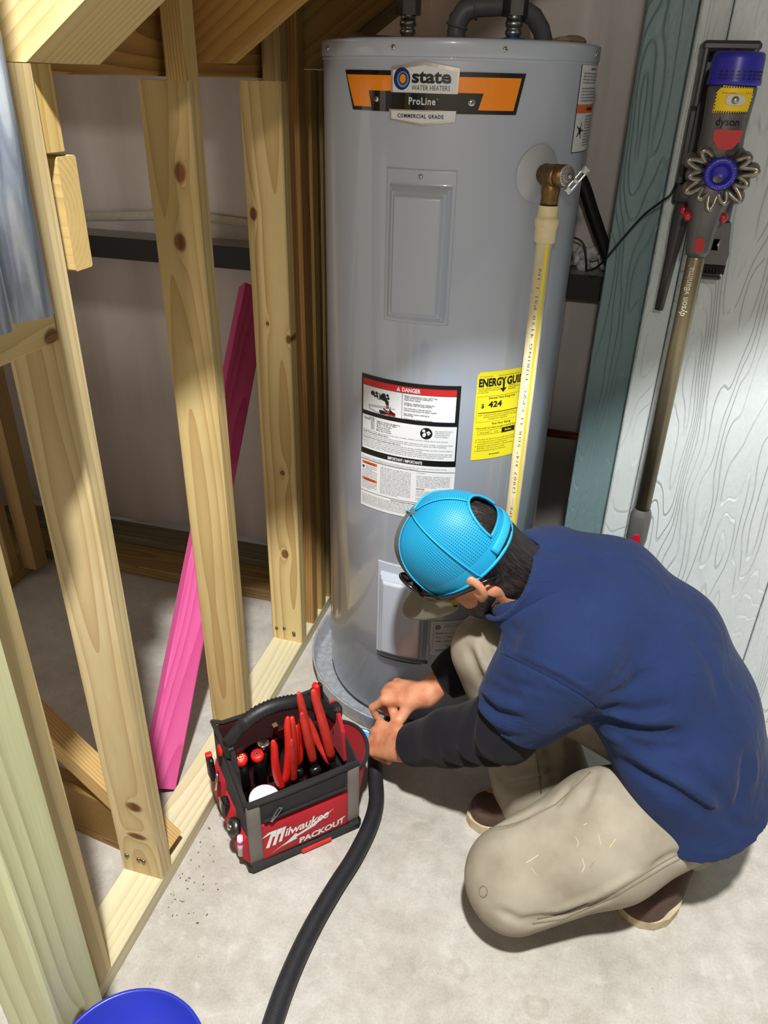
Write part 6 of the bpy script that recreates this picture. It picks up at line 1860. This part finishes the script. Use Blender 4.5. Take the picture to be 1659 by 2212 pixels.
dd.text('HIGH SUCTION', 0.003, 1.4325, 0.0030, 1, 2, 'L', res=1, rot=pi + 0.0); dd.text('MAX SUCTION', -0.012 + 0.031, 1.4325, 0.0030, 1, 2, 'R', res=1, rot=pi)
dd.text('dyson', 0.000, 1.3840, 0.0170, 1, 2, 'C', bold=0.012, width=0.040, res=3)
vp(dd.mb, 'sticker', [yel, ink])
def pill(w_, h_, n_=8):
    pts = [(w_ / 2 - h_ / 2 + h_ / 2 * cos(t), h_ / 2 * sin(t)) for t in np.linspace(-pi / 2, pi / 2, n_)]
    return pts + [(-x, -y) for x, y in pts]
FM = RX(90)          # polygon x, y -> x, z, extruded toward -Y
sl = vp(MB().prism(pill(0.030, 0.015), 0.0, 0.004, M=FM), 'mode_slider', mat('slider_silver', (176, 174, 168), 0.35, 0.4), vac, T((0.004, -0.0372, 1.4215)))
vp(MB().ball((0, -0.005, 0), (0.0058, 0.004, 0.0058), 12), 'slider_knob', zinc, sl, T((0.004, -0.0372, 1.4215)))
vp(MB().prism([(-0.0225, 0.016), (0.0225, 0.016), (0.021, 0.0), (0.012, -0.012), (0, -0.015), (-0.012, -0.012), (-0.021, 0.0)], 0.0, 0.006, M=FM), 'bin_release', red_b, vac, T((0.004, -0.0325, 1.362)))
vp(MB().ball((0, 0, 0), (0.0245, 0.010, 0.020), 16), 'release_surround', dgrey, vac, T((0.004, -0.0255, 1.350)))
# cyclones: a ring of looped tubes round the blue pre-filter cap
CY = Vector((0.006, -0.020, 1.311))
cyc = vp(MB().lathe([(0.0, 0.0), (0.046, 0.0), (0.050, 0.008), (0.050, 0.024), (0.040, 0.034), (0.0, 0.034)], 40, M=frame((0, 0, 0), (0, 1, 0))), 'cyclone_pack', gun, vac, T(CY))
for k in range(14):
    a = 2 * pi * k / 14 + 0.12
    rr = 0.0585 if k % 2 == 0 else 0.049
    if sin(a) > 0.80: continue
    d_ = Vector((cos(a), 0, sin(a))); s_ = Vector((-sin(a), 0, cos(a)))
    pts = []
    for t in np.linspace(0, pi, 11):
        rad = 0.024 + (rr - 0.024) * sin(t) ** 0.75
        pts.append(d_ * rad + s_ * (0.0065 * cos(t)) + Vector((0, -0.010 - 0.007 * sin(t), 0)))
    vp(MB().tube(pts, 0.0048, 8), 'cyclone_tube', nickel, cyc, T(CY))
    vp(MB().ball(tuple(d_ * (rr - 0.007) + Vector((0, 0.004, 0))), (0.0135, 0.014, 0.0135), 12), 'cyclone_cone', nickel, cyc, T(CY))
vp(MB().lathe([(0.0, 0.006), (0.010, 0.0065), (0.014, 0.010), (0.0165, 0.0165), (0.0185, 0.0185), (0.024, 0.0180), (0.0262, 0.015), (0.0265, 0.004)], 40, M=frame((0, 0, 0), (0, -1, 0))), 'filter_cover', blue_p, cyc, T(CY + Vector((0, -0.006, 0))))
dd = Decal(lambda x, y, l: (x, -0.0252 - l, y), lift=0.0002, curved=False)
for k in range(4):
    a = pi / 2 - k * pi / 2
    for j, ch_ in enumerate('FILTRE'):
        b_ = a + 0.45 - j * 0.18
        dd.text(ch_, 0.0212 * cos(b_), 0.0212 * sin(b_), 0.0036, 0, 1, 'C', rot=b_ - pi / 2, res=1)
vp(dd.mb, 'cover_print', [mat('print_lilac', (170, 168, 220), 0.5)], cyc, T(CY))
# bin and neck down to the wand
vp(MB().lathe([(0.026, 1.318), (0.037, 1.300), (0.037, 1.270), (0.030, 1.246), (0.026, 1.226), (0.0235, 1.205), (0.022, 1.180), (0.0195, 1.170), (0.0, 1.170)], 32), 'bin_neck', gun)
for (x, z, y) in ((-0.030, 1.238, -0.014), (0.030, 1.238, -0.010)):
    vp(MB().ball((0, 0, 0), (0.0072, 0.006, 0.0085), 14), 'latch_button', red_b, vac, T((x, y, z)))
def catch(z, y):
    pts = pill(0.026, 0.0155)
    return vp(MB().prism([(-b_, a) for a, b_ in pts], 0.0, 0.006, M=FM), 'wand_catch', red_b, vac, T((-0.002, y, z)))
catch(1.192, -0.0185)
wand = vp(MB().lathe([(0.0, 1.172), (0.0150, 1.172), (0.0162, 1.165), (0.0162, 0.630), (0.0, 0.630)], 28), 'wand', gold)
dd = Decal(lambda x, y, l: ((0.0164 + l) * cos(-pi / 2 + x / 0.0164), (0.0164 + l) * sin(-pi / 2 + x / 0.0164), y), lift=0.0002, curved=False)
dd.text('dyson v8animal', -0.001, 1.062, 0.0165, 0, 1, rot=pi / 2, width=0.092, res=3, bold=0.004)
vp(dd.mb, 'wand_print', [mat('print_pale', (222, 216, 196), 0.5)], wand)
vp(MB().lathe([(0.0165, 0.640), (0.0205, 0.632), (0.0225, 0.622), (0.0225, 0.566), (0.0205, 0.552), (0.0185, 0.540), (0.0, 0.540)], 28), 'wand_cuff', gun)
catch(0.572, -0.0190)
vp(MB().tube([(0, 0, 0.545), (0, 0, 0.50), (0, -0.004, 0.44), (0, -0.010, 0.40)], [0.018, 0.017, 0.019, 0.022], 16), 'swivel_neck', dgrey)
vp(MB().ball((0, 0, 0.525), (0.024, 0.020, 0.016), 16), 'swivel_joint', zinc)
head = vp(MB().lathe([(0.0, -0.125), (0.030, -0.122), (0.034, -0.110), (0.034, 0.110), (0.030, 0.122), (0.0, 0.125)], 24, M=frame((0, 0, 0), (1, 0, 0))), 'floor_head', mat('head_purple', (74, 58, 96), 0.35), vac, T((0, -0.012, 0.365)))
vp(MB().box((0, 0, 0), (0.236, 0.060, 0.020), ch=0.006), 'head_sole', dgrey, head, T((0, -0.012, 0.332)))
# handle loop behind, trigger grip and battery toward the wall
vp(MB().tube([(0.0, 0.030, 1.44), (0.0, 0.062, 1.450), (0.0, 0.076, 1.42), (0.0, 0.074, 1.36), (0.0, 0.050, 1.325)], [0.013, 0.013, 0.012, 0.013, 0.015], 12), 'handle', dgrey)
vp(MB().box((0, 0.058, 1.305), (0.058, 0.060, 0.040), ch=0.008), 'battery', dgrey)

# dock
dock = empty('vacuum_dock', (VX, 1.69, 1.24))
tag(dock, 'dark grey wall dock with two arms behind the stick vacuum', 'dock')
def dk(mb, name, m=dgrey): return mb.build(name, m, dock, Matrix())
dk(MB().box((VX - 0.010, 1.682, 1.375), (0.088, 0.012, 0.270), ch=0.004), 'back_plate')
dk(MB().box((VX - 0.010, 1.640, 1.500), (0.094, 0.076, 0.016), ch=0.005), 'hood')
for sx in (-0.049, 0.029):
    dk(MB().box((VX + sx, 1.640, 1.455), (0.010, 0.074, 0.096), ch=0.003), 'arm')
dk(MB().lathe([(0.0, 0.0), (0.011, 0.002), (0.011, 0.028), (0.0, 0.030)], 16, M=frame((VX - 0.008, 1.614, 1.468), (0, 0, 1))), 'hook_post')
dk(MB().box((VX - 0.049, 1.655, 1.345), (0.012, 0.045, 0.130), ch=0.003), 'cable_channel')
# tools parked in the dock
o = empty('crevice_tool', (VX - 0.036, 1.615, 1.05))
tag(o, 'slim dark crevice nozzle hanging left of the vacuum wand', 'vacuum tool')
MB().tube([(VX - 0.030, 1.640, 1.272), (VX - 0.034, 1.636, 1.225), (VX - 0.038, 1.632, 1.15), (VX - 0.042, 1.628, 1.05)], [0.019, 0.019, 0.0125, 0.0095], 16, flat=(0.9, 1.0)).build('nozzle', dgrey, o, Matrix())
MB().tube([(VX - 0.030, 1.640, 1.281), (VX - 0.030, 1.640, 1.252)], 0.021, 16).build('collar', gun, o, Matrix())
MB().ball((VX - 0.033, 1.618, 1.238), (0.008, 0.005, 0.009), 12).build('release_button', red_b, o, Matrix())
o = empty('combination_tool', (VX + 0.040, 1.615, 1.12))
tag(o, 'grey combination nozzle with black bristles right of the wand', 'vacuum tool')
MB().lathe([(0.0, 0.0), (0.017, 0.0), (0.017, 0.060), (0.0, 0.060)], 18, M=frame((VX + 0.036, 1.636, 1.205), (0, 0, 1))).build('collar', gun, o, Matrix())
MB().prism([(-0.026, 0.0), (0.022, 0.0), (0.024, 0.020), (0.020, 0.042), (0.016, 0.075), (-0.016, 0.075), (-0.022, 0.040), (-0.027, 0.018)], -0.017, 0.017, M=T((VX + 0.038, 1.632, 1.146)) @ RX(90)).build('nozzle', gun, o, Matrix())
MB().prism(pill(0.010, 0.030)[::-1], -0.001, 0.001, M=T((VX + 0.026, 1.6145, 1.182)) @ RX(90) @ RZ(90)).build('slide_window', zinc, o, Matrix())
for k in range(26):
    MB().tube([(VX + 0.014 + 0.0019 * k, 1.626 + 0.006 * ((k * 5) % 3 - 1), 1.148), (VX + 0.013 + 0.00195 * k, 1.626 + 0.007 * ((k * 5) % 3 - 1), 1.128)], 0.0016, 5).build('bristle', blackp, o, Matrix())
MB().box((VX + 0.036, 1.632, 1.121), (0.044, 0.030, 0.008), ch=0.003).build('lower_lip', dgrey, o, Matrix())
# charging cord from the dock across the trim to the back wall
cp = [(VX - 0.052, 1.650, 1.285), (VX - 0.060, 1.640, 1.262), (VX - 0.076, 1.650, 1.245), (0.062, 1.690, 1.215), (0.030, 1.712, 1.165), (0.000, 1.730, 1.115), (-0.020, 1.790, 1.085), (-0.030, 1.90, 1.062), (-0.036, 1.945, 1.052), (-0.040, 1.960, 1.070), (-0.052, 1.970, 1.105), (-0.075, 1.975, 1.118), (-0.105, 1.980, 1.112), (-0.135, 1.985, 1.095), (-0.17, 1.99, 1.06)]
def spline(pts, n=8):
    P = [Vector(p) for p in pts]; out = []
    for i in range(len(P) - 1):
        p0, p1, p2, p3 = P[max(0, i - 1)], P[i], P[i + 1], P[min(len(P) - 1, i + 2)]
        for k in range(n):
            t = k / n
            out.append(0.5 * ((2 * p1) + (-p0 + p2) * t + (2 * p0 - 5 * p1 + 4 * p2 - p3) * t * t + (-p0 + 3 * p1 - 3 * p2 + p3) * t ** 3))
    out.append(P[-1]); return out
o = MB().tube(spline(cp), 0.0024, 7).build('charging_cord', blackp, None)
tag(o, 'thin black charging cord running from the vacuum dock to the back wall', 'cord')
# ================================================================== LOOSE THINGS
# black drain hose across the floor
hpts = spline([(-0.336, 1.312, 0.060), (-0.345, 1.270, 0.040), (-0.330, 1.215, 0.021), (-0.309, 1.150, 0.019), (-0.304, 1.085, 0.019), (-0.313, 1.000, 0.019), (-0.330, 0.920, 0.019), (-0.345, 0.830, 0.019), (-0.352, 0.740, 0.019), (-0.350, 0.650, 0.019), (-0.338, 0.540, 0.019), (-0.32, 0.42, 0.019)], 8)
o = MB().tube(hpts, 0.0178, 16).build('drain_hose', mat('hose_black', (30, 31, 35), 0.5, noise=0.2, nscale=30, bump=0.2, bscale=300), None)
tag(o, 'thick black rubber drain hose curving over the floor past the tool bag', 'hose')

# pink painted stick leaning behind the studs
pink = wood('pink_paint', (222, 92, 146), (190, 58, 116), (), 0.8, seed=4.4, stain=0.35)
d0 = Vector((-0.800, 1.045, 0.0)); d1 = Vector((-0.892, 1.925, 0.935))
o = board('pink_board', None, d0 + Vector((0, 0.0, 0.016)), d1, 0.076, 0.040, pink, (0.72, -0.55, 0.42), 0.003)
tag(o, 'bright pink painted board leaning behind the stud wall', 'board')

# treated post near the camera
grn = wood('treated_pine', (212, 204, 158), (160, 140, 94), [(-0.008, 0.27, 0.016, 0.020)], 0.35, seed=6.6, stain=0.3, tint=(204, 204, 166), coarse=0.6)
o = board('post', None, (-0.5945, 0.4685, 0.0), (-0.5945, 0.4685, 2.2), 0.089, 0.089, grn, (-1, 0, 0), 0.005)
tag(o, 'greenish pressure-treated post standing at the near end of the stud wall', 'post')

# galvanised track hanging in front of the blocking
def track_pt(u, v):
    prof = []
    y = 0.5225 + 0.234 * u
    lobe = abs(sin(pi * (u * 3.5 + 0.5))) ** 0.6
    return (-0.622 + 0.036 * lobe, y, 1.196 + 0.004 * lobe + 0.95 * v)
mb = MB().grid(track_pt, 84, 4)
def streaked_zinc():
    m = bpy.data.materials.new('streaked_zinc'); m.use_nodes = True
    nt, b = nodes(m)
    tc = N(nt, 'ShaderNodeTexCoord')
    mp = N(nt, 'ShaderNodeMapping', {'Vector': tc.outputs['Object'], 'Scale': (60.0, 60.0, 7.0)})
    n = N(nt, 'ShaderNodeTexNoise', {'Vector': mp.outputs[0], 'Scale': 1.0, 'Detail': 6.0, 'Distortion': 1.0})
    n2 = N(nt, 'ShaderNodeTexNoise', {'Vector': tc.outputs['Object'], 'Scale': 160.0, 'Detail': 2.0})
    c = ramp_n(nt, n.outputs['Fac'], [(0.3, srgb(134, 146, 164)), (0.5, srgb(176, 188, 206)), (0.7, srgb(222, 230, 240))])
    nt.links.new(mix_n(nt, 0.2, c, n2.outputs['Color'], 'MULTIPLY'), b.inputs['Base Color'])
    b.inputs['Metallic'].default_value = 0.35; b.inputs['Roughness'].default_value = 0.36
    bp = N(nt, 'ShaderNodeBump', {'Height': n.outputs['Fac'], 'Strength': 0.3, 'Distance': 0.002}); nt.links.new(bp.outputs[0], b.inputs['Normal'])
    return m
tr = mb.build('track', streaked_zinc(), None)
sm = tr.modifiers.new('thick', 'SOLIDIFY'); sm.thickness = 0.0022
tag(tr, 'rippled galvanised metal track on the wall framing beside the first stud', 'metal track')
MB().box((-0.657, 0.755, 1.262), (0.003, 0.060, 0.150), ch=0.001).build('mounting_plate', galv, tr)
for z in (1.215, 1.305):
    MB().lathe([(0, 0.004), (0.005, 0.003), (0.006, 0)], 10).build('bolt', zinc, tr, frame((-0.6555, 0.770, z), (1, 0, 0)))

# blue bucket at the bottom edge
bkt = mat('bucket_blue', (36, 48, 160), 0.32, noise=0.1, nscale=12)
BX, BY, BZ, BR = -0.432, 0.404, 0.330, 0.098
o = MB().lathe([(0.0, 0.004), (BR * 0.80, 0.004), (BR * 0.985, BZ - 0.002), (BR * 1.03, BZ), (BR * 1.05, BZ - 0.006), (BR * 1.03, BZ - 0.014), (BR * 1.005, BZ - 0.016), (BR * 0.83, 0.0), (0.0, 0.0)], 64).build('bucket', bkt, None, T((BX, BY, 0.0)))
tag(o, 'blue plastic bucket at the foot of the treated post', 'bucket')
MB().lathe([(BR * 1.005, BZ - 0.050), (BR * 1.03, BZ - 0.052), (BR * 1.03, BZ - 0.060), (BR * 0.99, BZ - 0.062)], 64).build('bucket_ring', bkt, o, T((BX, BY, 0.0)))

# light blue lid behind the bag
lb = mat('pale_blue_plastic', (84, 170, 236), 0.3, trans=0.15)
o = MB().lathe([(0.0, 0.010), (0.026, 0.011), (0.028, 0.016), (0.040, 0.016), (0.0425, 0.010), (0.0425, 0.0), (0.0, 0.0)], 36).build('blue_lid', lb, None, T((-0.398, 1.318, 0.0005)))
tag(o, 'light blue round plastic lid on the floor between bag and drain pan', 'lid')
MB().lathe([(0.030, 0.0168), (0.0325, 0.0176), (0.035, 0.0168)], 36).build('lid_rim', mat('lid_white', (214, 226, 236), 0.35), o, T((-0.398, 1.318, 0.0005)))

# pipes and oddments on the back wall right of the heater
o = MB().tube(spline([(-0.12, 1.93, 1.30), (-0.075, 1.945, 1.245), (-0.035, 1.96, 1.165), (0.02, 1.975, 1.06), (0.10, 1.985, 0.93)], 6), 0.0150, 12).build('black_pipe', mat('pipe_black', (24, 24, 25), 0.45), None)
tag(o, 'black flexible pipe slanting down behind the right side of the water heater', 'pipe')
o = MB().tube([(-0.25, 2.015, 0.598), (0.35, 2.015, 0.592)], 0.0115, 12).build('copper_pipe', mat('copper', (140, 84, 52), 0.35, 0.9, noise=0.2), None)
tag(o, 'horizontal copper pipe on the back wall right of the water heater', 'pipe')
o = MB().lathe([(0.021, 0.0), (0.026, 0.0), (0.026, 0.040), (0.021, 0.040), (0.021, 0.0)], 24, M=frame((-0.098, 2.005, 1.066), (0.1, -1, 0.15))).build('pipe_collar', mat('collar_tan', (120, 112, 92), 0.4, noise=0.2), None)
tag(o, 'open round pipe collar on the steel girt behind the water heater', 'pipe collar')
fluff = mat('white_fluff', (196, 198, 196), 0.9, noise=0.35, nscale=90, bump=0.9, bscale=120)
rg = random.Random(3)
mb = MB()
for k in range(26):
    mb.ball((-0.165 + 0.19 * rg.random(), 2.020 + 0.020 * rg.random(), 1.045 + 0.040 * rg.random()), 0.010 + 0.010 * rg.random(), 8)
o = mb.build('insulation_scrap', fluff, None)
tag(o, 'crumbly white insulation lying on the girt behind the water heater', 'insulation')
o['kind'] = 'stuff'
# wood crumbs along the plate
rg = random.Random(9)
mb = MB()
for k in range(46):
    x = -0.645 + 0.09 * rg.random() ** 2; y = 0.78 + 0.22 * rg.random()
    s_ = 0.0007 + 0.0013 * rg.random()
    mb.box((0, 0, s_ / 2), (s_ * (1 + 2 * rg.random()), s_, s_), M=T((x, y, 0.0002)) @ RZ(360 * rg.random()))
o = mb.build('sawdust_crumbs', mat('crumb_brown', (104, 88, 66), 0.9), None)
tag(o, 'dark crumbs and sawdust on the floor beside the bottom plate', 'debris')
o['kind'] = 'stuff'
# wood chip
